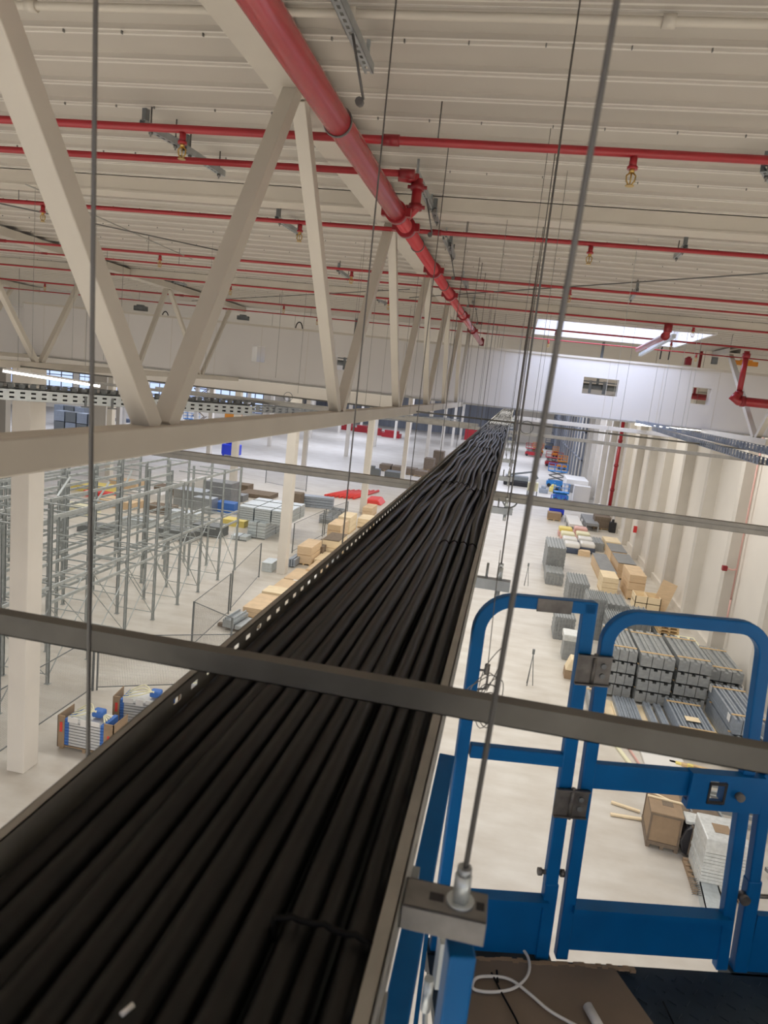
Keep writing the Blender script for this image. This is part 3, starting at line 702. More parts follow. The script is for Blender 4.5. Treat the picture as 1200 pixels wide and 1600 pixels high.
# right fixed post and toe board
flat_tube([(.585,-.60),(.645,-1.40)],.036,.034).build('right_post','blue',lift,bevel=.004)
flat_tube([(.645,-1.38),(.662,-1.74)],.044,.036).build('right_post','blue',lift,bevel=.004)
flat_tube([(.60,-1.09),(.9,-1.09)],.04,.03).build('right_mid_rail','blue',lift)
MB().box((.68,-.012,-1.70),(1.1,.012,-1.50)).build('right_toe_board','blue',lift)
MB().tube([(.618,-.03,-1.44),(.618,.0,-1.44)],.016,12).tube([(.605,0,-1.44),(.72,0,-1.44)],.007,8).build('pin','hinge',lift)
MB().tube([(-.022,0,-1.41),(.05,0,-1.41)],.007,8).tube([(-.03,0,-1.41),(-.018,0,-1.41)],.012,8).tube([(.04,0,-1.41),(.052,0,-1.41)],.012,8).build('pin','hinge',lift)
for z0,z1 in ((-.695,-.785),(-1.115,-1.205)):
    hg = MB().box((-.022,-.024,z1),(.025,-.020,z0)).box((.032,-.024,z1),(.078,-.020,z0)); hg.box((-.022,-.034,z0-.004),(.078,-.02,z0)); hg.box((-.022,-.034,z1),(.078,-.02,z1+.004)); hg.tube([(.028,-.026,z1-.005),(.028,-.026,z0+.005)],.006,8)
    h_ = hg.build('hinge','hinge',lift)
    MB().tube([(.055,-.03,z0-.03),(.055,-.02,z0-.03)],.008,8).tube([(.055,-.03,z1+.03),(.055,-.02,z1+.03)],.008,8).build('bolt','galvd',h_)
# latch rod on left post
MB().tube([(-.325,-.01,-.775),(-.27,-.01,-.775),(-.27,-.01,-.83),(-.30,-.01,-.835)],.004,6).tube([(-.275,-.012,-.755),(-.275,-.012,-.785)],.008,6).build('latch_rod','hinge',lift)
MB().box((-.16,-.019,-.583),(-.06,-.0165,-.545)).build('worn_label','hinge',lift)
# deck
MB().box((-.34,-2.6,-1.74),(1.6,-.022,-1.70)).box((-.34,-.03,-1.76),(.05,.04,-1.70)).box((.625,-.03,-1.76),(1.6,.04,-1.70)).build('deck','plate',lift)
tr_ = MB()
for i in range(22):
    for j in range(16):
        a = PI/4 if (i+j)%2 else -PI/4; c = (.20+i*.045, -.06-j*.045)
        mtx = Matrix.Translation((c[0],c[1],-1.699))@Matrix.Rotation(a,4,'Z')
        tr_.box((-.014,-.003,-.001),(.014,.003,.002),mtx)
tr_.build('tread_pattern','plate',lift)['kind'] = 'stuff'
# side guard nearest the tray
MB().beam((-.36,-.03,-1.05),(-.775,-1.9,-1.05),.045,.036).build('side_mid_rail','blue',lift,bevel=.003)
MB().beam((-.345,0,-1.64),(-.70,-1.9,-1.64),.012,.10).build('side_toe_board','blue',lift)
MB().beam((-.527,-1.165,-1.7),(-.527,-1.165,-.672),.034,.036,(0,1,0)).build('side_post','blue',lift,bevel=.003)
MB().beam((-.481,-.851,-.93),(-.481,-.851,-1.02),.012,.035,(0,1,0)).build('side_bracket','galvl',lift)
MB().tube([(-.503,-.888,-.98),(-.503,-.89,-1.04)],.009,8).tube([(-.503,-.89,-1.04),(-.495,-.91,-1.15)],.005,8).build('lanyard_clip','galvl',lift)
# things lying on the deck
o = MB(); random.seed(5)
poly = [(-.30,-.05),(.02,-.035),(.24,-.045),(.30,-.30),(.42,-.95),(-.30,-.95)]
o.prism(poly,'z',-1.699,-1.690); cb = o.build('cardboard_sheet','cardd'); cb.matrix_world = lift.matrix_basis.copy()
cb.location = GP; cb.rotation_euler = (0,0,math.atan2(.22,1)); tag(cb,'flattened brown cardboard sheet on the lift floor','cardboard')
tg = MB()
for k in range(34):
    x = -.28+.0175*k; tg.cbox((x,-.045+.008*random.random(),-1.693),(.018,.010+.006*random.random(),.006+.005*random.random()))
o = tg.build('torn_cardboard','card'); o.location = GP; o.rotation_euler = (0,0,math.atan2(.22,1)); tag(o,'torn cardboard crumbs along the lift toe board','scraps',kind='stuff')
def deckpt(px,py,z=-1.68): return F(px,py,H+z)
def curve(pts, n=8):
    pts = [Vector(p) for p in pts]; out = []
    for i in range(len(pts)-1):
        p0 = pts[max(i-1,0)]; p1 = pts[i]; p2 = pts[i+1]; p3 = pts[min(i+2,len(pts)-1)]
        for k in range(n):
            t_ = k/n
            out.append(.5*((2*p1)+(p2-p0)*t_+(2*p0-5*p1+4*p2-p3)*t_*t_+(3*p1-p0-3*p2+p3)*t_**3))
    return out+[pts[-1]]
wc = curve([deckpt(*p) for p in ((735,1440),(790,1462),(822,1490),(826,1520),(805,1543),(770,1550),(740,1545),(745,1528),(775,1526),(800,1532),(830,1555),(860,1580),(905,1605))])
tag(MB().tube(wc,.0045,8).build('white_cable','whitep'),'thin white cable looping over the cardboard on the lift floor','cable')
tag(MB().tube([deckpt(768,1520),deckpt(782,1548),deckpt(805,1590),deckpt(815,1612)],.003,6).tube([deckpt(776,1516),deckpt(778,1535)],.003,6).build('zip_tie','tie'),'black zip tie lying across the white cable on the cardboard','zip tie')
tag(MB().tube([deckpt(1036,1565,-1.69),deckpt(1058,1612,-1.69)],.0025,6).build('zip_tie','tie'),'loose black zip tie on the dark checker plate','zip tie')
tag(MB().tube([deckpt(918,1572,-1.675),deckpt(948,1625,-1.675)],.014,14).build('plastic_tube','whitep'),'short white plastic tube lying on the lift floor at the bottom edge','tube')
# coil of grey wire hanging between gate and tray
cl_ = MB(); cx = AY(755,1095,1.75)
for k in range(7):
    a = .045+.014*random.random(); b = .022+.010*random.random(); th = random.uniform(.7,2.2); o_ = Vector((random.uniform(-.02,.02),random.uniform(-.02,.02),random.uniform(-.03,.03)))
    pts_ = [cx+o_+Vector((math.cos(2*PI*j/22)*a*math.cos(th)-math.sin(2*PI*j/22)*b*math.sin(th), .01*math.sin(j), math.cos(2*PI*j/22)*a*math.sin(th)+math.sin(2*PI*j/22)*b*math.cos(th))) for j in range(23)]
    cl_.tube(pts_,.0013,5,False)
cl_.tube(curve([AY(745,1090,1.75),AY(757,1045,1.75),AY(785,1012,1.75),AY(780,1040,1.75),AY(760,1080,1.75)]),.0013,5,False)
cl_.tube([AY(760,1062,1.75),AY(775,920,1.75),AY(782,860,2.2)],.0012,5,False)
tag(cl_.build('wire_coil','wire'),'tangled coil of thin grey wire hanging beside the tray in front of the blue frame','wire')
# ================================================================ goods on the floor
def BX(bl, br, tl, bk, z0=0.0):
    P = F(*bl, z0); Q = F(*br, z0); w_ = max(.2, Q.x-P.x); y = min(P.y,Q.y)*.5+max(P.y,Q.y)*.5
    tz = AY(tl[0],tl[1],y).z; h = max(.08, tz-z0)
    L = max(.3, F(bk[0],bk[1],z0+h).y-y)
    return P.x, y, w_, L, h
def pallet(m_, w_, L, x=0, y=0, z=0):
    for i in range(3): m_.box((x+i*(w_-.1)/2,y,z),(x+i*(w_-.1)/2+.1,y+L,z+.09))
    n = max(3,int(L/.2))
    for i in range(n): m_.box((x,y+i*(L-.1)/(n-1),z+.09),(x+w_,y+i*(L-.1)/(n-1)+.1,z+.12))
def board_stack(spec, label, cat='boards', mm='ply', top=None, layers=2, z0=0, name='board_stack', grp=None, pal=True, rz=0):
    x,y,w_,L,h = spec
    t = thing(name,label,cat,(x,y,z0),rz,grp)
    zb = .12 if pal and h > .35 else 0
    if zb: p_ = MB(); pallet(p_,w_,L); p_.build('pallet','pine',t)
    hh = (h-zb)/layers
    for k in range(layers):
        m_ = MB(); zz = zb+k*hh; n = max(2,int(hh/.07)); th = hh*.94/n
        for i in range(n):
            o1 = random.uniform(-.006,.006); o2 = random.uniform(-.01,.01)
            m_.box((o1,o2,zz+i*th),(w_+o1,L+o2,zz+(i+1)*th-.004))
        m_.build('boards',mm,t)
        if k < layers-1:
            b_ = MB(); n = max(2,int(L/.9))
            for i in range(n): b_.box((0,.05+i*(L-.15)/(n-1),zz+hh*.94),(w_,.13+i*(L-.15)/(n-1),zz+hh))
            each(b_,'batten','pine',t)
    if top: MB().box((-.01,-.01,h),(w_+.01,L+.01,h+.025)).build('cover_sheet',top,t)
    return t
def profile_bundle(x, y, w_, L, h, label, n=3, mm='gprof', z0=0, grp='strapped bundles of grey steel profiles', batt=True, seg=2, cat='steel profiles'):
    """n U-profile columns side by side, open side up, strapped over wooden battens"""
    t = thing('profile_bundle',label,cat,(x,y,z0),0,grp)
    pw = w_/n
    m_ = MB()
    for i in range(n):
        a = i*pw+.012; b = (i+1)*pw-.012
        # stacked nested channels: shoulders high, groove down the middle
        m_.box((a,0,0),(b,L,h*.80))
        m_.box((a,0,h*.80),(a+pw*.30,L,h)); m_.box((b-pw*.30,0,h*.80),(b,L,h))
        m_.box((a-.008,-.01,h*.30),(b+.008,L+.01,h*.34))
    m_.build('profiles',mm,t)
    if batt:
        b_ = MB()
        for f in ([.12,.88] if seg == 2 else [.1,.5,.9]): b_.box((0,L*f-.04,h),(w_,L*f+.04,h+.03))
        each(b_,'batten','pine',t)
    return t
def lattice_stack(x, y, w_, L, h, label, nx=7, nz=8, mm='gprof', z0=0, grp=None):
    """stack of ribbed grey panels: ribbed top, slotted front"""
    t = thing('panel_stack',label,'panels',(x,y,z0),0,grp)
    m_ = MB(); m_.box((.02,.02,0),(w_-.02,L-.02,h*.97))
    for k in range(nz):
        zz = h*k/nz; m_.box((0,0,zz+h/nz*.35),(w_,L,zz+h/nz*.8))
    m_.build('panels',mm,t)
    r_ = MB()
    for i in range(nx):
        xx = (i+.5)*w_/nx; r_.box((xx-.03*w_/nx*3,0,h*.97),(xx+.03*w_/nx*3,L,h+.03)); r_.box((xx-w_/nx*.22,-.03,0),(xx+w_/nx*.22,.0,h))
    r_.build('ribs',mm,t)
    return t
# ---- right side, first row of strapped grey bundles (four columns by the wall)
cols = [(5.08,28.7,1.05,3.2,4,'leftmost'),(6.22,28.45,1.30,3.3,4,'second-left'),(7.68,28.6,1.25,3.2,4,'third-left'),(9.15,29.6,1.35,3.0,3,'rightmost')]
for ci,(x,y,w_,L,n,pos) in enumerate(cols):
    lh = .50
    for k in range(n):
        dx = random.uniform(-.04,.04)
        profile_bundle(x+dx,y,w_,L,lh-.07 if k<n-1 else lh-.05,'grey steel profile bundle, %s layer up in the %s profile stack'%(ORD[k],pos),3 if w_<1.2 else (3 if ci!=3 else 3),'gprof',.12+k*lh,batt=(k==n-1) or True)
# floor pallets under them
tag(MB().box((4.9,24.9,0),(9.2,28.3,.03)).box((5.3,25,.03),(5.4,28,.1)).box((6.6,25,.03),(6.7,28,.1)).box((7.9,25,.03),(8.0,28,.1)).build('floor_boards','plyl'),'pale wooden boards and battens lying on the floor before the grey stacks','boards')
profile_bundle(9.0,25.4,1.25,3.3,.55,'blue-grey steel bundle by the wall, lower of two in front of the stacks',4,'gprofb',.1,seg=2)
profile_bundle(9.0,25.4,1.2,3.3,.55,'blue-grey steel bundle by the wall, upper one with white labels',4,'gprofb',.75,seg=2)
tag(MB().box((8.97,25.8,1.0),(8.985,26.1,1.25)).box((8.97,28.3,1.05),(8.985,28.6,1.3)).build('paper_label','whitep'),'white paper labels on the side of the blue-grey bundle','label')
t = profile_bundle(7.3,25.2,1.25,3.0,.5,'loose grey profiles on pallet with a pale label sheet, before the third stack',5,'gprofb',.1)
tag(MB().box((7.65,26.1,.66),(8.15,26.5,.67)).build('paper_sheet','plyl'),'pale paper sheet lying on the loose grey profiles','paper')
profile_bundle(5.35,25.3,.85,3.0,.18,'low row of blue-grey profiles lying on the boards, left',4,'gprofb',.1,batt=False)
profile_bundle(6.5,25.3,.28,2.9,.18,'single blue-grey channel on the boards, middle left',1,'gprofb',.1,batt=False)
profile_bundle(6.9,25.3,.28,2.9,.18,'single blue-grey channel on the boards, middle right',1,'gprofb',.1,batt=False)
profile_bundle(4.3,25.6,.5,2.8,.35,'small grey bundle between the two blue gate posts',2,'gprof',.1)
# silvery loose sections at the wall
o = MB(); random.seed(11)
for k in range(14):
    a = Vector((9.3+.1*k, 22.2+.03*k, .42+.03*k)); o.beam(a, a+Vector((random.uniform(-.8,.5),2.2+random.random(),.1)), .06,.05)
tag(o.build('loose_sections','galvl'),'tangle of loose silvery steel sections by the wall','steel profiles')
o = MB().box((9.4,23.0,0),(10.8,24.8,.35)); 
for k in range(9): o.box((9.4,23.0-.02,.03+.036*k),(10.8,23.02,.045+.036*k))
tag(o.build('wrapped_sections','film'),'shiny wrapped pack of sections on the floor by the wall','steel profiles')
# dark stacks behind
def lat(bl,br,tl,bk,label,nx=6,nz=6,mm='gprof'):
    x,y,w_,L,h = BX(bl,br,tl,bk); return lattice_stack(x,y,w_,min(L,4.5),h,label,nx,nz,mm)
lat((979,1002),(1012,1006),(981,960),(980,945),'dark grey ribbed panel stack behind the second profile stack',4,2)
lat((1024,1020),(1054,1024),(1026,992),(1022,975),'dark grey ribbed stack with wooden pallets on top, near the wall',3,2)
x,y,w_,L,h = BX((1024,1020),(1054,1024),(1026,992),(1022,975))
p_ = MB(); pallet(p_,w_,1.6,x,y,h+.05); pallet(p_,w_,1.6,x,y,h+.2); pallet(p_,w_,1.6,x,y+.05,h+.35)
tag(p_.build('pallet','pine'),'empty wooden pallets piled on the dark ribbed stack','pallet')
tag(MB().box((x+.1,y+.2,h+.5),(x+w_-.1,y+1.4,h+.75)).build('cardboard_box','card'),'cardboard box on the empty pallets','box')
o = MB().tube([(0,0,.55),(0,.5,.55)],.5,20).tube([(0,-.02,.55),(0,.02,.55)],.2,16)
q = F(1047,1040); tag(move(o.build('wire_reel','film'),(q.x,q.y,.2)),'round grey wrapped coil standing between the stacks by the wall','reel')
for i,(a,b_,c_,lb) in enumerate((((1066,1052),(1095,1056),(1064,1030),'nearer'),((1060,1040),(1086,1043),(1057,1005),'farther'))):
    x,y,w_,L,h = BX(a,b_,c_,(c_[0]-4,c_[1]-13))
    t = thing('crate',"grey lidded crate by the wall behind the rightmost bundle, %s one"%lb,'crate',(x,y,0))
    MB().box((0,0,0),(w_,L,h-.12)).build('body','gprofb',t); MB().box((-.05,-.05,h-.12),(w_+.05,L+.05,h)).box((.15,.2,h),(w_-.15,L-.2,h+.03)).build('lid','creamb' if i else 'sheetg',t)
# ribbed panel stacks further back
lat((851,912),(879,916),(852,893),(851,882),'front low stack of grey ribbed panels on the open floor',5,2)
lat((850,897),(879,901),(855,853),(849,837),'tall stack of grey ribbed panels on the open floor, leftmost',6,9)
lat((884,948),(916,953),(889,909),(884,893),'grey ribbed panel stack behind the blue top rail',7,8)
lat((909,997),(939,1002),(908,931),(905,918),'tall grey mesh-topped panel stack above the blue gate gap',9,9)
lat((943,990),(974,995),(942,941),(946,925),'grey panel stack right of the mesh-topped one',4,8)
lat((941,1022),(968,1026),(942,963),(940,950),'dark grey slatted stack behind the rounded gate corner',7,6)
lat((972,985),(1002,989),(976,957),(972,945),'grey stack just above the rounded gate corner at right',7,4)
lat((863,998),(895,1003),(866,962),(866,948),'stack of grey grids seen through the left blue frame',7,5)
lat((923,860),(943,863),(924,847),(921,838),'small dark grey ribbed stack before the far plywood crates',4,2)
x,y,w_,L,h = BX((877,1030),(906,1035),(877,990),(879,981))
t = thing('wrapped_stack','film-wrapped grey stack with white top, left of the upper hinge','wrapped goods',(x,y,0))
MB().box((0,0,0),(w_,L,h*.8)).build('goods','gprof',t,bevel=.03); MB().box((-.05,-.05,h*.75),(w_+.05,L+.05,h)).build('film_cover','film',t,bevel=.05)
x,y,w_,L,h = BX((881,1060),(905,1064),(882,1028),(884,1020))
t = thing('wrapped_pallet','wooden crate under clear film beside the left gate post','wrapped goods',(x,y,0))
MB().box((0,0,0),(w_,L,h*.4)).build('crate','card',t); MB().prism([(0,h*.4),(w_,h*.4),(w_*.9,h*.95),(w_*.3,h)],'y',0,L).build('film_cover','plyl',t,bevel=.05)
# plywood on the right
board_stack(BX((978,936),(1004,940),(980,896),(970,880)),'plywood crate stack of three tiers, nearest of the wooden stacks by the right wall',mm='ply',layers=3,grp=None)
board_stack(BX((962,905),(990,909),(964,879),(953,863)),'plywood stack with dark grey cover, second by the right wall',mm='ply',top='sheetg',layers=2)
board_stack(BX((952,880),(977,884),(954,861),(946,848)),'plywood stack with dark grey cover, third by the right wall',mm='ply',top='sheetg',layers=2)
board_stack(BX((944,860),(968,863),(945,845),(942,837)),'plain plywood stack farthest back by the right wall',mm='plyl',layers=2)
board_stack(BX((937,912),(961,916),(936,893),(919,863)),'long low plywood stack with grey sheet on top, left of the crates',mm='ply',top='sheetg',layers=1)
board_stack(BX((938,928),(963,932),(936,900),(934,889)),'pile of mixed pale boards at the end of the low plywood stack',mm='plyl',layers=3)
x,y,w_,L,h = BX((990,952),(1030,958),(990,930),(989,922))
t = thing('plywood_crate','open plywood crate with a leaning lid panel near the wall','crate',(x,y,0))
MB().box((0,0,0),(w_,.04,h)).box((0,L,0),(w_,L+.04,h)).box((0,0,0),(.04,L,h)).box((w_-.04,0,0),(w_,L,h)).box((w_*.45,0,0),(w_*.48,L,h)).box((0,0,h*.5),(w_,L,h*.55)).build('box','plyl',t)
MB().beam((w_*.95,L*.3,0),(w_+.5,L*.6,h+.9),.9,.03,(0,1,0)).build('lid_panel','ply',t)
tag(MB().box((0,0,0),(.9,.7,.4)).build('wood_block','ply'),'small wooden box beside the striped sack piles','box').location = F(903,868)
# sack piles
cols_ = ['yellow','pink','creamb','creamb','navy','navy','whitep','whitep']
for i in range(8):
    c, r_ = i%2, i//2
    q = F(872+24*c+3*r_, 838+8.5*r_)
    t = thing('sack_pile','%s wrapped sack pile, %s of its row of two, %s row from the back'%(['yellow','pinkish','cream','cream','dark','dark','white-topped','white-topped'][i],['left','right'][c],ORD[r_]),'sacks',(q.x,q.y,0))
    MB().box((0,0,0),(1.2,1.3,.45)).build('lower_sacks','navy' if r_>1 else 'pink',t,bevel=.08)
    MB().box((.03,.03,.42),(1.17,1.27,.8)).build('upper_sacks',cols_[i] if i<4 else 'whitep',t,bevel=.12)
for i,(a,lb) in enumerate((((888,831),'left'),((914,829),'right'))):
    q = F(*a); t = thing('sheet_pile','long pile of pale sheets on a frame, %s of two, beyond the sacks'%lb,'sheets',(q.x,q.y,0))
    MB().box((0,0,.5),(1.2,5.5,.75)).build('sheets','whitep' if i==0 else 'sheetg',t); lg_ = MB().box((0,0,0),(.1,.1,.5)).box((1.1,0,0),(1.2,.1,.5)).box((0,5.4,0),(.1,5.5,.5)).box((1.1,5.4,0),(1.2,5.5,.5)).box((0,3,0),(.1,3.1,.5)); each(lg_,'leg','galv',t)
board_stack((*F(855,812)[:2],1.3,1.2,.8),'small brown box standing alone on the far floor','box','card',layers=1,name='carton')
board_stack((*F(927,826)[:2],1.5,1.6,1.3),'brown crate beside a pilaster on the right','crate','cardd',layers=1,name='carton')
tag(move(MB().box((0,0,0),(.6,.6,1.0)).tube([(.3,.3,1),(.3,.3,1.25)],.15,8).build('rubbish_bin','black',bevel=.08),F(951,832)),'black bin standing by the pilaster on the right','bin')
# ---- near the lower right
x,y,w_,L,h = BX((1008,1322),(1052,1331),(1013,1280),(1001,1243))
t = thing('shipping_crate','brown cardboard crate on a pallet with loose laths on its lid, lower right','crate',(x,y,0),-.08)
w_ = max(w_, .82); L = 1.25; h = 1.02
MB().box((.02,.02,.12),(w_-.02,L-.02,h)).build('body','card',t); MB().box((-.01,-.01,h),(w_+.01,L+.01,h+.03)).build('lid','card',t)
e_ = MB()
for xx in (0,w_-.05):
    for yy in (0,L-.05): e_.box((xx,yy,.1),(xx+.05,yy+.05,h))
e_.box((0,-.01,.12),(w_,.04,.2)).box((0,-.01,h-.06),(w_,.03,h)).box((-.01,0,h-.06),(.03,L,h)).box((-.01,0,.12),(.03,L,.2)); each(e_,'edge_board','cardd',t)
p_ = MB(); pallet(p_,w_,L); p_.build('pallet','cardd',t)
MB().box((w_*.4,L*.35,h+.031),(w_*.75,L*.6,h+.036)).build('torn_patch','cardd',t)
tag(move(MB().beam((0,0,0),(.95,-.12,0),.07,.035).build('wood_lath','plyl'),(x+.02,y+.75,h+.055)),'pale lath lying across the lid of the brown crate','lath')
tag(move(MB().beam((0,0,0),(.55,-.35,0),.06,.03).build('wood_lath','plyl'),(x+.05,y+1.05,h+.05)),'shorter lath on the brown crate lid','lath')
for i,(a,b_) in enumerate((((955,1253),(1000,1268)),((954,1272),(1003,1280)))):
    tag(MB().beam(F(*a,.05),F(*b_,.05),.10,.05).build('wood_lath','plyl'),'pale wooden lath on the floor left of the brown crate, %s one'%['upper','lower'][i],'lath')
q = F(1064,1338)
t = thing('rubbish_sack','black and clear film wrapped pack next to the brown crate','wrapped goods',(q.x,q.y,0),-.05)
MB().box((.12,0,.08),(.58,.8,.92)).build('carton','cardd',t,bevel=.04); MB().prism([(0,.1),(.14,.02),(.2,.95),(.0,.8),(-.1,.45)],'y',.0,.8).build('black_film','blackfilm',t,bevel=.04)
MB().box((-.02,.1,.88),(.5,.6,.99)).box((.35,.05,.9),(.6,.5,.97)).build('crumpled_film','film',t,bevel=.05)
q = F(1089,1394)
t = thing('wrapped_pallet','tall film-wrapped pallet of pale layers, lower right behind the gate post','wrapped goods',(q.x,q.y,0),-.02)
p_ = MB(); pallet(p_,1.15,1.3,-.12,-.1); p_.build('pallet','card',t)
m_ = MB()
for k in range(15): m_.box((random.uniform(-.01,.01),random.uniform(-.01,.01),.14+k*.088),(.98+random.uniform(-.012,.012),1.15,.14+k*.088+.076))
m_.build('layers','film',t)
MB().box((-.015,-.015,1.18),(1.0,1.17,1.48)).build('film_cover','film',t,bevel=.03); MB().box((.25,.35,1.485),(.65,.75,1.49)).build('paper_label','card',t)
q = F(1095,1420)
t = thing('steel_bracket_box','silver angle bracket pack with comb-like rods at its side, lower right','bracket',(q.x,q.y,0),-.1)
MB().box((0,-.5,0),(.03,.9,.3)).box((0,-.5,.27),(.45,.9,.3)).box((.42,-.5,0),(.45,.9,.3)).box((0,.2,0),(.45,.22,.28)).build('body','galvl',t)
c = MB()
for k in range(9): c.tube([(0,.15+.08*k,.24),(-.22,.17+.08*k,.2)],.008,5)
each(c,'rod','galvd',t)
q = F(1118,1492)
# brown panelled long crate and frames behind
q = F(1062,1300); t = thing('framed_crate','brown framed panel crate behind the wrapped goods','crate',(q.x,q.y,0),0.12)
MB().box((0,.0,.1),(1.15,2.1,.5)).build('panel','cardd',t); MB().box((-.03,-.03,0),(.03,2.13,.56)).box((1.12,-.03,0),(1.18,2.13,.56)).box((-.03,-.03,.5),(1.18,.03,.56)).box((-.03,2.07,.5),(1.18,2.13,.56)).box((.3,-.02,.52),(.34,2.1,.56)).build('frame','galv',t)
q = F(1115,1300)
for i in range(4):
    a = Vector((q.x+.15+.0*i, q.y+.1+.75*i,.35)); t = thing('open_steel_frame','grey open steel frame lying right of the brown panel crate, %s from the camera'%ORD[i],'frame',a,.05*i)  # plain open steel frames lying in a row
    MB().beam((0,0,0),(1.9,-.15,0),.08,.12).beam((0,.5,0),(1.9,.35,0),.08,.12).beam((0,0,0),(0,.5,0),.06,.1).beam((1.2,-.05,-.1),(1.3,.4,-.1),.05,.3).build('frame','gprof' if i%2 else 'galv',t)
tag(MB().box((7.3,18.2,.02),(7.8,18.9,.25)).build('cardboard_box','card',bevel=.02),'small flat cardboard box among the steel frames','box')
q = F(1012,1212); tag(MB().box((q.x,q.y-.2,.04),(q.x+1.35,q.y+2.6,.12)).build('white_sheet','whitep'),'flat off-white sheet on the floor just below the grey cross bar','sheet')
q = F(995,1210); t = thing('sheet_profile','tan and pink narrow strips beside the off-white sheet','strips',(q.x,q.y,0)); MB().beam((0,0,.05),(-.5,2.0,.05),.12,.06).build('strip','creamb',t); MB().beam((.3,0,.05),(-.1,2.0,.08),.05,.06).build('strip','pink',t)
for i in range(5):
    q = F(1060+9*i,1196+4*i); tag(MB().beam((q.x-.3,q.y,.08+.05*i),(q.x+.9,q.y-.25,.08+.04*i),.14,.08).build('timber','yellow' if i%2 else 'pine'),'yellowish timber piece near the off-white sheet, %s from the left'%ORD[i],'timber',None)
o = MB(); q = F(1070,1180)
for k in range(3): o.ring((q.x+.15*k,q.y+.1*k,.15+.06*k),.45,.02,'z',20)
tag(o.build('cable_coil','black'),'black cable coil on the floor next to the off-white sheet','cable')
q = F(1140,1205); o = MB()
for k in range(10): o.beam((q.x+random.uniform(-.8,.8),q.y+random.uniform(-.6,.6),.1+.05*k),(q.x+random.uniform(-.8,.8),q.y+random.uniform(0,1.6),.1+.05*k),.1,.06)
tag(o.build('scrap_sections','galv'),'messy heap of grey offcuts at the right of the timber pieces','scrap')
tag(MB().box((9.0,20.4,0),(10.6,22.2,.12)).box((9.2,20.6,.12),(10.2,21.6,.3)).build('cardboard_sheet','card'),'brown cardboard pieces by the wall under the cross bar','cardboard')
o = MB()
for k in range(12):
    a = Vector((8.3+random.uniform(-.5,.9),15.2+.32*k,.08+.05*(k%4))); o.beam(a,a+Vector((1.6,.4,.0)),.12,.1)
tag(o.build('profile_heap','gprof'),'heap of grey profiles beyond the right-hand lift post','steel profiles')
o = MB()
for k in range(6): o.beam((7.6+.3*k,12.4,.1),(7.0+.3*k,15.0,.1),.12,.12)
tag(o.build('long_profiles','galv'),'long grey profiles on the floor at the lower right edge','steel profiles')

# ---- radiator pallets at left (tiers of metal panels with blue edge foam in cardboard corners)
def radiator(x,y,rz,label,w_=1.25,L=.75,h=1.0):
    t = thing('radiator_pallet',label,'pallet of radiators',(x,y,0),rz,'pallets of blue-edged metal radiators')
    p_ = MB(); pallet(p_,w_+.3,L,-.15,0); p_.build('pallet','card',t)
    m_ = MB()
    for k in range(9): m_.box((.02,.02,.14+k*.092),(w_-.02,L-.02,.14+k*.092+.07))
    each(m_,'radiator','radi',t)
    b_ = MB()
    for k in range(9):
        b_.box((.0,.0,.15+k*.092),(.12,L,.15+k*.092+.08)); b_.box((w_-.12,.0,.15+k*.092),(w_,L,.15+k*.092+.08))
    each(b_,'edge_foam','bluecap',t)
    cc_ = MB().box((-.22,-.02,.06),(-.0,.02,h+.05)).box((-.22,-.02,.06),(-.2,L+.02,h+.05)).box((w_,-.02,.06),(w_+.30,.02,h+.05)).box((w_+.28,-.02,.06),(w_+.3,L+.02,h+.05)); each(cc_,'cardboard_corner','card',t,n=2)
    MB().box((-.14,-.03,.55),(-.06,-.021,.85)).box((w_+.12,-.03,.4),(w_+.18,-.021,.7)).build('red_print','redrod',t)
    MB().box((.1,-.012,h-.12),(.42,.0,h+.05)).box((.5,-.012,h-.17),(.74,.0,h+.03)).box((.82,-.012,h-.1),(1.1,.0,h+.04)).build('paper_label','whitep',t)
    c = MB()
    for k in range(4):
        a = random.uniform(.0,.2); pts_ = curve([(.05,.1+.15*k,h),(w_*.35,.15+.15*k,h+.1+.05*k),(w_*.6,.3,h+.2),(w_*.7,.5,h+.08),(w_-.05,.1+.12*k,h+.02)],5)
        c.tube(pts_,.022,6)
    each(c,'foam_tube','creamb',t)
    MB().cbox((w_*.65,.45,h+.1),(.35,.3,.22)).build('foam_block','bluecap',t,bevel=.06)
    return t
a = F(88,1168)
radiator(a.x+.25,a.y,0.0,'pallet of blue-edged radiators in cardboard corners, front left one nearest the camera')
radiator(a.x+1.0,a.y+1.7,0.12,'pallet of blue-edged radiators, second row left',1.5)
radiator(a.x+2.35,a.y+.9,0.05,'pallet of blue-edged radiators, front right one beside the tray edge')
radiator(a.x+3.0,a.y+2.2,0.08,'pallet of blue-edged radiators, second row right')
radiator(a.x+2.3,a.y+3.5,-.15,'pallet of blue-edged radiators, rear one with tall cardboard side',1.7)
# ---- mesh fence
def fence(p, q, h, label, rail=True):
    p = Vector((*p,0)); q = Vector((*q,0)); d = q-p; L = d.length
    t = thing('fence_panel',label,'fence',p,math.atan2(d.y,d.x),'mesh fence panels')
    MB().box((-.03,-.03,0),(.03,.03,h)).build('post','galvd',t); MB().box((L-.03,-.03,0),(L+.03,.03,h)).build('post','galvd',t)
    MB().box((0,-.012,h-.03),(L,.012,h)).box((0,-.012,.1),(L,.012,.13)).build('frame','galvd',t)
    MB().add([(0,0,.1),(L,0,.1),(L,0,h),(0,0,h)],[(0,1,2,3)]).build('mesh','fence',t)
fp = [F(60,1175),F(145,1080),F(306,1012),F(353,957),F(384,937),F(440,878),F(482,835)]
zh = 2.0
names = ['around the radiator pallets, nearest','behind the radiator pallets','left of the plywood stacks, near part','left of the plywood stacks, middle part','beside the concrete column','beyond the concrete column']
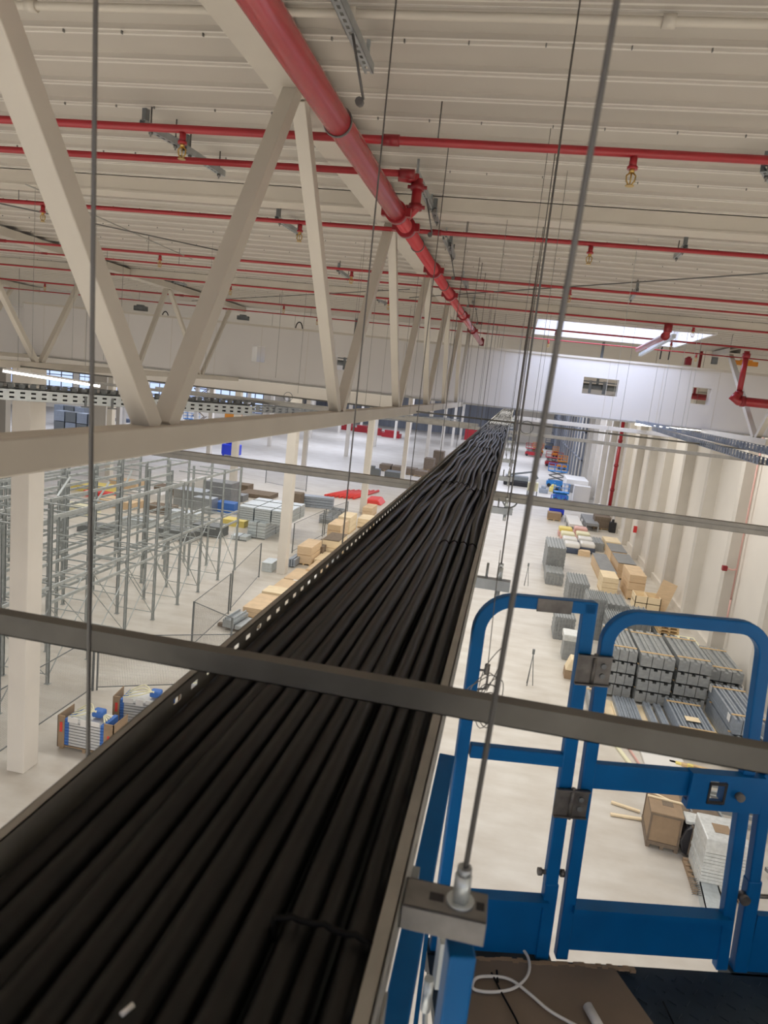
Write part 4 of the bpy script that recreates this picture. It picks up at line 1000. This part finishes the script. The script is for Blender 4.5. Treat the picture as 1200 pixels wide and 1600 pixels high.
fence((-13.0,16.2),(-13.0,21.3),zh,'thin mesh fence panel left of the radiator pallets')
fence((-12.9,21.4),(-8.9,23.6),zh,'wide mesh fence panel behind the radiator pallets')
fence((-11.7,26.3),(-12.0,30.9),zh,'mesh fence panel left of the nearest plywood stack')
fence((-11.7,26.3),(-9.6,25.2),zh,'mesh fence panel turning towards the tray near the small steel channels')
fence((-12.1,31.4),(-12.9,37.5),zh,'mesh fence panel before the second column')
fence((-13.0,44),(-12.6,50),zh,'mesh fence panel beyond the second column')
fence((-12.6,50.5),(-12.0,55),zh,'far mesh fence panel beside the plywood tiers')
fence((-24.5,71),(-19.5,69),zh,'distant mesh fence panel beyond the silver packs')
x0 = F(347,984)
t = thing('channel_pile','small pile of grey steel channels on planks by the mesh fence','steel profiles',(x0.x,x0.y,0),-.1)
MB().box((0,0,.15),(.55,1.4,.5)).box((.6,0,.15),(1.05,1.3,.32)).box((.08,.02,.5),(.14,1.4,.6)).box((.4,.02,.5),(.46,1.4,.6)).build('channels','galv',t); MB().box((-.4,.3,0),(1.3,.5,.15)).box((-.3,1.0,0),(1.3,1.15,.15)).build('planks','cardd',t)
# ---- plywood stacks left of the tray
def bs(bl,br,tl,bk,label,**k):
    x_,y_,w_,l_,h_ = BX(bl,br,tl,bk); return board_stack((x_,y_,w_*.97,min(l_,2.4),h_),label,**k)
bs((378,965),(412,970),(378,947),(404,924),'plywood stack left of the tray, nearest the camera',layers=2)
bs((408,937),(440,942),(407,922),(418,913),'thin light board pile left of the tray, behind the nearest stack',mm='plyl',layers=1)
bs((425,925),(458,930),(423,915),(434,902),'plywood stack left of the tray, third from the camera',layers=1)
bs((443,910),(470,914),(443,902),(459,885),'flat plywood pile left of the tray, fourth from the camera',layers=1)
bs((455,915),(480,920),(456,908),(474,893),'white sheet pile beside the fourth plywood pile',mm='whitep',layers=1)
bs((478,898),(500,902),(478,888),(496,874),'flat plywood pile left of the tray, fifth from the camera',layers=1)
bs((490,882),(515,886),(491,873),(507,861),'flat pale plywood pile left of the tray, sixth from the camera',mm='plyl',layers=1)
bs((463,881),(485,885),(465,852),(478,839),'two-tier plywood stack by the column',layers=2)
bs((487,870),(503,874),(488,852),(500,838),'greyish wrapped wood stack beside the two-tier one',mm='cardd',layers=2)
bs((502,868),(528,872),(501,842),(508,829),'broad wood stack with grey-pink cover left of the tray',mm='plyl',top='cardd',layers=2)
bs((510,848),(530,852),(511,818),(522,806),'tall plywood stack left of the tray, upper box darker',layers=3)
bs((527,832),(545,836),(528,806),(537,796),'pale plywood stack behind the tall one',mm='plyl',layers=3)
bs((566,806),(580,809),(566,792),(571,785),'plywood stack in two tiers near the third column',layers=2)
bs((558,824),(578,828),(558,809),(563,802),'cream board pile near the third column',mm='plyl',layers=2)
bs((498,820),(518,824),(498,802),(504,795),'grey wire basket pile left of the plywood stacks, nearer','basket'and dict() or {}) if False else None
for i,(a,b_,c_,d_) in enumerate((((498,817),(519,820),(498,803),(503,797)),((514,805),(533,808),(514,796),(520,792)))):
    x,y,w_,L,h = BX(a,b_,c_,d_); t = thing('wire_basket','grey steel basket pile left of the plywood stacks, %s one'%['nearer','farther'][i],'basket',(x,y,0)); m_ = MB()
    for k in range(5): m_.box((0,0,h*k/5),(w_,.04,h*k/5+.08)).box((0,0,h*k/5),(.04,L,h*k/5+.08)).box((w_-.04,0,h*k/5),(w_,L,h*k/5+.08)).box((0,L-.04,h*k/5),(w_,L,h*k/5+.08)).box((w_/2,0,h*k/5),(w_/2+.05,L,h*k/5+.06))
    m_.box((.1,.1,0),(w_-.1,L-.1,h*.5)); m_.build('frame','galv',t)
q = F(443,888); o = MB()
for k in range(3): o.box((q.x+.12+.16*k,q.y+.4,.05+.02*(k%3)),(q.x+.12+.16*k+.12,q.y+2.0,.5+.05*(k%2)))
tag(o.build('steel_bars','gprofb'),'dark grey long steel profiles standing just right of the second column','steel profiles')
q = F(411,893); tag(MB().box((q.x-.1,q.y,0),(q.x+.5,q.y+1.2,.55)).box((q.x-.12,q.y-.02,.5),(q.x+.52,q.y+1.22,.56)).build('teal_box','galvl',bevel=.02),'small teal-grey box at the left foot of the second column','box')
# silver galvanised packs
for i,(bl,br,tl,bk,mm,lb) in enumerate((((385,840),(414,843),(392,815),(412,806),'galvl','lower silver steel pack left of the second column'),((360,843),(385,846),(362,836),(372,832),'galvl','low row of silver sections before the packs'),((417,832),(431,834),(418,808),(426,800),'galvl','end silver pack beside the second column'))):
    x,y,w_,L,h = BX(bl,br,tl,bk); t = thing('steel_pack',lb,'steel pack',(x,y,0)); m_ = MB(); n = 5
    for k in range(n): m_.box((0,0,h*k/n),(w_,L,h*(k+.9)/n))
    m_.build('sections',mm,t); MB().box((-.01,-.01,0),(w_+.01,.03,.08)).box((w_*.5,-.015,0),(w_*.5+.05,L+.01,h+.01)).build('strap','galvd',t)
y0 = F(385,840).y
for i in range(3):
    t = thing('steel_pack','silver wrapped steel pack on the upper tier, %s from the left'%ORD[i],'steel pack',(F(385,840).x-1.0+1.25*i,y0+.6,1.1),0)
    m_ = MB()
    for k in range(6): m_.box((0,0,.16*k),(1.15,4.2,.16*k+.14))
    m_.build('sections','galvl',t); MB().box((-.01,.9,0),(1.16,.95,.97)).box((-.01,3,0),(1.16,3.05,.97)).build('strap','galvd',t)
# cage and mixed goods in and behind the racks
mixed = [((270,790),2.6,1.8,1.5,'galv','grey mesh crate behind the racks','crate'),((318,785),2.4,1.8,2.0,'sheetg','grey wrapped block right of the mesh crate','wrapped goods'),((335,800),1.6,1.2,.9,'bluecap','blue covered pack behind the last rack','wrapped goods'),((352,765),2.2,1.6,.7,'cardd','reddish brown board pile beyond the racks','boards'),((345,820),1.8,1.2,.5,'yellow','yellow timber pile behind the last rack','timber'),((225,800),2.0,1.6,.6,'cardd','brown wrapped roll seen between the racks','roll'),((150,790),3.0,2,.6,'ply','plywood pieces seen through the racks, left','boards'),((130,775),2.6,1,.5,'redrod','red covered pile seen through the racks','sheets'),((200,775),3,2,.5,'whitep','white sheet pile seen through the racks','sheets'),((280,760),4,2.5,.6,'whitep','white sheets beyond the racks','sheets'),((110,765),3,2,.6,'yellow','yellowish pile seen high between the racks at left','boards'),((300,835),2,1.5,.8,'galvd','dark grey pack behind the racks','steel pack'),((245,840),2.4,1.5,.7,'galvd','dark grey steel pile inside the racks','steel pack'),((372,775),3,2.5,.4,'cardd','flat reddish pile behind the silver packs','boards')]
mixed += [((262,815),2.2,1.2,.9,'galvl','silver steel pack half hidden by the rack uprights','steel pack'),((300,800),1.6,1.2,1.3,'galv','tall grey steel pack inside the far end of the racks','steel pack'),((395,792),2.4,1.2,.35,'galvd','dark flat steel grids behind the silver packs','steel pack'),((378,800),1.4,1.0,.5,'creamb','cream timber bundle left of the silver packs','timber'),((352,781),1.6,1.4,.6,'sheetg','grey sheet pile beyond the blue covered pack','sheets'),((185,820),2.2,1.4,.5,'galvl','silver sections lying inside the racks, middle','steel pack'),((120,830),2.0,1.4,.5,'galvd','dark sections lying inside the racks, left','steel pack'),((170,760),2.6,1.6,.7,'ply','tall plywood pile seen high between the racks','boards'),((240,770),2.4,1.6,.7,'cardd','brown sheet pile seen between the rack beams','boards'),((304,769),1.8,1.4,1.4,'whitep','white wrapped roll pile beyond the rack ends','wrapped goods'),((90,800),2.4,1.6,.6,'creamb','cream board pile seen through the nearest racks','boards')]
for (px,py),w_,L,h,mm,lb,ct in mixed:
    board_stack((*F(px,py)[:2],w_,L,h),lb,ct,mm,layers=1,pal=False,name={'crate':'crate','boards':'board_stack','roll':'wrapped_roll'}.get(ct,'goods_pack'))
# far field
q = F(462,790); t = thing('steel_pack','dark grey bundle of steel on the open floor beyond the second column','steel pack',(q.x,q.y,0),.15)
m_ = MB()
for k in range(4): m_.box((0,0,.25*k),(3.3,1.1,.25*k+.22))
m_.build('sections','gprofb',t)
tag(move(MB().box((0,0,0),(1.2,1.2,1.3)).build('carton','cardd',bevel=.1),F(448,792)),'brown wrapped bale behind the second column','bale')
random.seed(4); q = F(508,776)
for k in range(7):
    a = q+Vector((.45*k,.1*k,.12)); tag(MB().tube([a,a+Vector((1.2,5.2+.3*k,0))],.13,8).build('red_tube','redrod'),'long red tube lying on the open floor, %s from the left'%ORD[k],'tube','red tubes on the open floor')
q = F(564,786); tag(MB().prism([(0,0),(2.0,0),(1.6,.5),(.5,.45)],'y',0,2.5).build('red_tarp','redrod',bevel=.1),'red crumpled tarp beside the red tubes','tarp').location = q
for i,(px,py,w_,h,n_) in enumerate(((592,735,1.5,.9,3),(611,738,1.5,.9,2),(630,741,1.6,.9,2),(646,744,1.8,.8,2),(661,734,1.4,1.8,2),(675,727,1.6,2.4,2),(600,748,2.0,1.0,1))):
    board_stack((*F(px,py)[:2],w_,2.2,h),'brown wood stack far away near the third and fourth columns, %s from the left'%ORD[i],mm='cardd' if i!=6 else 'galvd',layers=1)
q = F(572,746); tag(move(MB().box((0,0,0),(1.6,1,1.2)).box((.2,0,1.2),(.9,.8,1.5)).build('machine','galvd',bevel=.05),q),'dark small machine next to the third column','machine')
for i,(px,py,w_) in enumerate(((553,674,3.2),(573,678,3.4),(596,682,4),(533,671,2.6))):
    q = F(px,py); m_ = MB().box((0,0,0),(w_,3,.9)).box((.5,.4,.9),(w_-.5,2.6,1.5)); tag(move(m_.build('red_stack','liftred'),q),'dark red material stack far away under the near truss, %s from the left'%ORD[[1,2,3,0][i]],'material stack')
q = F(725,687); t = thing('container','dark red container far away left of the tray','container',(q.x,q.y,0)); m_ = MB().box((0,0,0),(6,2.4,2.6))
for k in range(12): m_.box((.3+.47*k,-.06,.15),(.5+.47*k,0,2.45))
m_.build('body','liftred',t)
# ---- lifts and machines on the right far floor
def scissor(px,py,mm,label,w_=2.4,L=1.2,h=2.2,base='galvd',ext=.6):
    q = F(px,py); t = thing('scissor_lift',label,'lift',(q.x,q.y,0),0,None)
    MB().box((0,0,.25),(w_,L,.8)).box((.2,.1,.8),(w_-.2,L-.1,.95)).build('chassis',mm,t,bevel=.04)
    for k,(x,y) in enumerate(((.35,0),(w_-.35,0),(.35,L),(w_-.35,L))): MB().tube([(x,y-.1,.25),(x,y+.1,.25)],.25,14).build('wheel','black',t)
    m_ = MB(); n = 2; z = .95
    for k in range(n):
        for yy in (.2,L-.2): m_.beam((.2,yy,z),(w_-.2,yy,z+ext/n),.06,.08).beam((w_-.2,yy,z),(.2,yy,z+ext/n),.06,.08)
        z += ext/n
    m_.build('scissor_arms',base,t)
    r_ = MB().box((0,0,z),(w_,L,z+.12))
    for x in (0,w_/3,2*w_/3,w_-.05):
        for y in (0,L-.05): r_.box((x,y,z),(x+.05,y+.05,z+1.1))
    for zz in (.55,1.05): r_.box((0,0,z+zz),(w_,.05,z+zz+.05)).box((0,L-.05,z+zz),(w_,L,z+zz+.05)).box((0,0,z+zz),(.05,L,z+zz+.05)).box((w_-.05,0,z+zz),(w_,L,z+zz+.05))
    r_.build('platform_rail',mm,t); return t
scissor(820,712,'liftred','red scissor lift far away beside the far cream wall',3.4,2.0)
scissor(851,702,'navy','dark blue machine far away behind the red lift',4,2)
scissor(831,708,'orange','orange lift arm machine between the far red lifts',2.4,1.6,ext=.3)
scissor(851,728,'liftred','large red scissor lift in front of the grey wall frames',3.0,2.0)
scissor(862,714,'orange','orange machine on top edge of the large red lift',1.3,1.6,ext=.2)
scissor(870,733,'orange','orange lift at the foot of the grey wall frames',1.6,1.4,ext=.4)
scissor(853,760,'liftblue','light blue scissor lift near the right wall',2.6,1.3,ext=1.2)
scissor(863,783,'liftblue','low blue platform machine near the right wall, upper one',1.8,1.2,ext=.1)
scissor(857,806,'royal','dark blue machine just under the grey strut',1.5,1.0,ext=.1)
q = F(881,780); t = thing('white_cabin','white boxy cabin with a sloping front near the right wall','cabin',(q.x,q.y,0))
MB().box((0,0,0),(2.6,5.5,2.5)).build('body','whitep',t,bevel=.03); MB().box((.3,-.02,.9),(2.0,0,1.9)).build('front_window','sheetg',t); MB().box((.9,-1.6,0),(2.8,-.05,2.0)).build('awning','panel',t)
q = F(786,757); t = thing('tracked_machine','dark tracked boom machine right beside the tray end','machine',(q.x,q.y,0))
MB().box((0,0,0),(3.6,.6,.7)).box((0,1.4,0),(3.6,2.0,.7)).build('tracks','black',t,bevel=.15); MB().box((.2,.2,.7),(3.2,1.8,1.3)).build('body','galvd',t,bevel=.05); MB().beam((.5,1,1.3),(3.8,1,2.1),.25,.25).beam((3.6,1,2.1),(4.4,1,1.2),.3,.4).build('boom','galvd',t)
q = F(822,778); t = thing('tool_trolley','cream trolley with a canopy on the far floor right of the tray','trolley',(q.x,q.y,0)); MB().box((0,0,.9),(1.2,.9,1.9)).build('cabinet','creamb',t); MB().box((0,0,.2),(1.2,.9,.3)).box((0,0,0),(.1,.1,.9)).box((1.1,0,0),(1.2,.1,.9)).box((0,.8,0),(.1,.9,.9)).box((1.1,.8,0),(1.2,.9,.9)).build('frame','galvd',t)
for i,(px,py,mm,nm) in enumerate(((842,770,'gprofb','grey-blue'),(858,768,'yellow','yellow'),(864,772,'black','black'),(875,770,'cardd','brown'))):
    q = F(px,py); tag(move(MB().box((0,0,0),(1.1,1,.6)).box((.2,.1,.6),(.8,.7,.95)).build('goods_pile',mm,bevel=.08),q),'small %s goods pile before the light blue lift'%nm,'goods')
# standing laser tripods on the open floor
for i,(px,py) in enumerate(((826,1070),(821,915))):
    q = F(px,py); h = 1.7 if i == 0 else 1.6
    t = thing('floor_stand','slim dark floor stand on the open floor seen through the left blue frame, %s'%('nearer' if i==0 else 'farther'),'stand',(q.x,q.y,0))
    m_ = MB(); 
    for a in (0,2.1,4.2): m_.tube([(.16*math.cos(a),.16*math.sin(a),0),(0,0,h*.8)],.018,5)
    each(m_,'leg','galvd',t); MB().cbox((0,0,h*.85),(.1,.1,.2)).build('head','galvd',t)
# left far goods
for r_ in range(2):
    for c in range(4):
        for k in range(2):
            if r_ == 1 and k == 1 and c == 3: continue
            a = F(84,673-12*r_); s_ = 1.55
            board_stack((a.x+1.75*c,a.y,s_,1.6,1.5),'grey crate of the far block at left, %s from the left, %s row, %s tier'%(ORD[c],['front','rear'][r_],['lower','upper'][k]),'crate','gprofb' if (c+k)%2 else 'galvd',layers=1,z0=1.5*k,pal=False,name='crate',grp='grey crates in the far left block')
for i,(px,py) in enumerate(((166,669),(196,672),(178,658))):
    board_stack((*F(px,py)[:2],2.6,2,.6),'low dark pile far left beyond the crates, %s'%ORD[i],'material stack','navy',layers=1,pal=False,name='material_pile')
def boomlift(px,py,mm,label,h): 
    return scissor(px,py,mm,label,2.4,1.4,ext=h)
boomlift(285,672,'liftblue','blue lift chassis far away between the near diagonals',1.0)
q = F(300,668); t = thing('mast_lift','tall folding scissor mast in rusty grey far away by the left strip light','lift',(q.x,q.y,0)); m_ = MB(); z = .6
for k in range(4):
    m_.beam((0,0,z),(2.2,0,z+1.6),.12,.12).beam((2.2,0,z),(0,0,z+1.6),.12,.12).beam((0,1,z),(2.2,1,z+1.6),.12,.12); z += 1.6
m_.build('scissor_arms','cardd',t); MB().box((-.2,0,0),(2.4,1.2,.6)).build('chassis','galvd',t); MB().box((-.1,0,z),(2.4,1.2,z+.15)).box((-.1,0,z+1),(2.4,.05,z+1.06)).build('platform_rail','hinge',t)
q = F(350,663); tag(move(MB().box((0,0,.2),(3,2,2.6)).box((.4,.2,2.6),(2.2,1.6,3.4)).box((0,0,0),(.6,.4,.4)).box((2.3,0,0),(2.9,.4,.4)).build('orange_machine','orange',bevel=.1),q),'orange machine far away beyond the left columns','machine')
q = F(345,712); tag(move(MB().box((0,0,.2),(2.2,1.6,1.6)).box((.4,.2,1.6),(1.7,1.3,2.1)).box((.1,0,0),(.4,.3,.3)).box((1.8,0,0),(2.1,.3,.3)).build('blue_machine','royal',bevel=.12),q),'deep blue small machine seen just under the near truss chord','machine')
q = F(232,668); 
# ================================================================ pallet racks
def rack(x0, x1, ys, label, levels, seed, htop=6.1, braces=True):
    t = thing('pallet_rack',label,'rack',(0,0,0),0,'unfinished grey pallet racks'); random.seed(seed)
    for x in (x0,x1):
        for j,y in enumerate(ys):
            hh = htop+random.choice((0,0,.3,-.2))
            m_ = MB().box((x-.05,y-.045,0),(x-.035,y+.045,hh)).box((x-.05,y-.045,0),(x+.05,y-.03,hh)).box((x-.05,y+.03,0),(x+.05,y+.045,hh)).box((x-.09,y-.08,0),(x+.09,y+.08,.02)); m_.build('upright','rackst',t)
    for z in levels:
        for x in (x0,x1):
            for ya,yb in zip(ys[:-1],ys[1:]):
                if random.random() < .08: continue
                MB().box((x-.03,ya+.05,z-.11),(x+.03,yb-.05,z)).build('beam','rackst',t)
        for y in ys:
            pass
    c = MB()
    for y in ys:
        z = .35
        while z < htop-.6:
            c.beam((x0,y,z),(x1,y,z),.03,.03); z += 1.45
    for z in levels:
        for ya,yb in zip(ys[:-1],ys[1:]):
            for f in (.3,.7):
                if random.random() < .6: c.beam((x0,ya+(yb-ya)*f,z),(x1,ya+(yb-ya)*f,z),.05,.05)
    if len(c.cut) > 100: print('CT', len(c.cut))
    each(c,'cross_tie','rackst',t)
    if braces:
        b_ = MB()
        for j,(ya,yb) in enumerate(zip(ys[:-1],ys[1:])):
            for x in (x0,x1):
                b_.beam((x,ya,.25),(x,yb,2.8),.035,.02); b_.beam((x,yb,.25),(x,ya,2.8),.035,.02)
        each(b_,'diagonal_brace','rackst',t)
    return t
ysA = [16.3,18.75,21.18,23.6,26.2,28.6,31.0,33.3,35.8,38.2]
LV = [2.95,3.45,5.0,6.0]
rack(-14.65,-16.4,ysA,'grey pallet rack row nearest the cable tray, with crossed braces near the floor',[3.0,3.55,6.0],1)
rack(-17.8,-19.1,ysA,'grey pallet rack row, second from the cable tray',[1.6,3.2,4.7,6.0],2,6.2,False)
rack(-20.8,-22.1,ysA,'grey pallet rack row, third from the cable tray',[1.4,2.9,4.4,5.8],3,6.3,False)
rack(-24.2,-25.5,ysA[:9],'grey pallet rack row, fourth from the cable tray',[1.7,3.2,4.7,5.9],4,6.2,False)
rack(-28.0,-29.3,ysA[:8],'grey pallet rack row, farthest from the cable tray',[1.7,3.4,5.2],5,6.0,False)
# slanted props leaning in the racks
for i,(a,b_) in enumerate((((90,775),(110,745)),((151,783),(171,753)),((197,755),(206,735)),((322,741),(331,726)))):
    p = AXX(*a,-17.2); q = AXX(*b_,-17.2)
    tag(MB().beam(p,q,.08,.04).build('slanted_bar','galvl'),'bright slanted metal bar in the racks, %s from the left'%ORD[i],'bar','bright slanted bars in the racks')
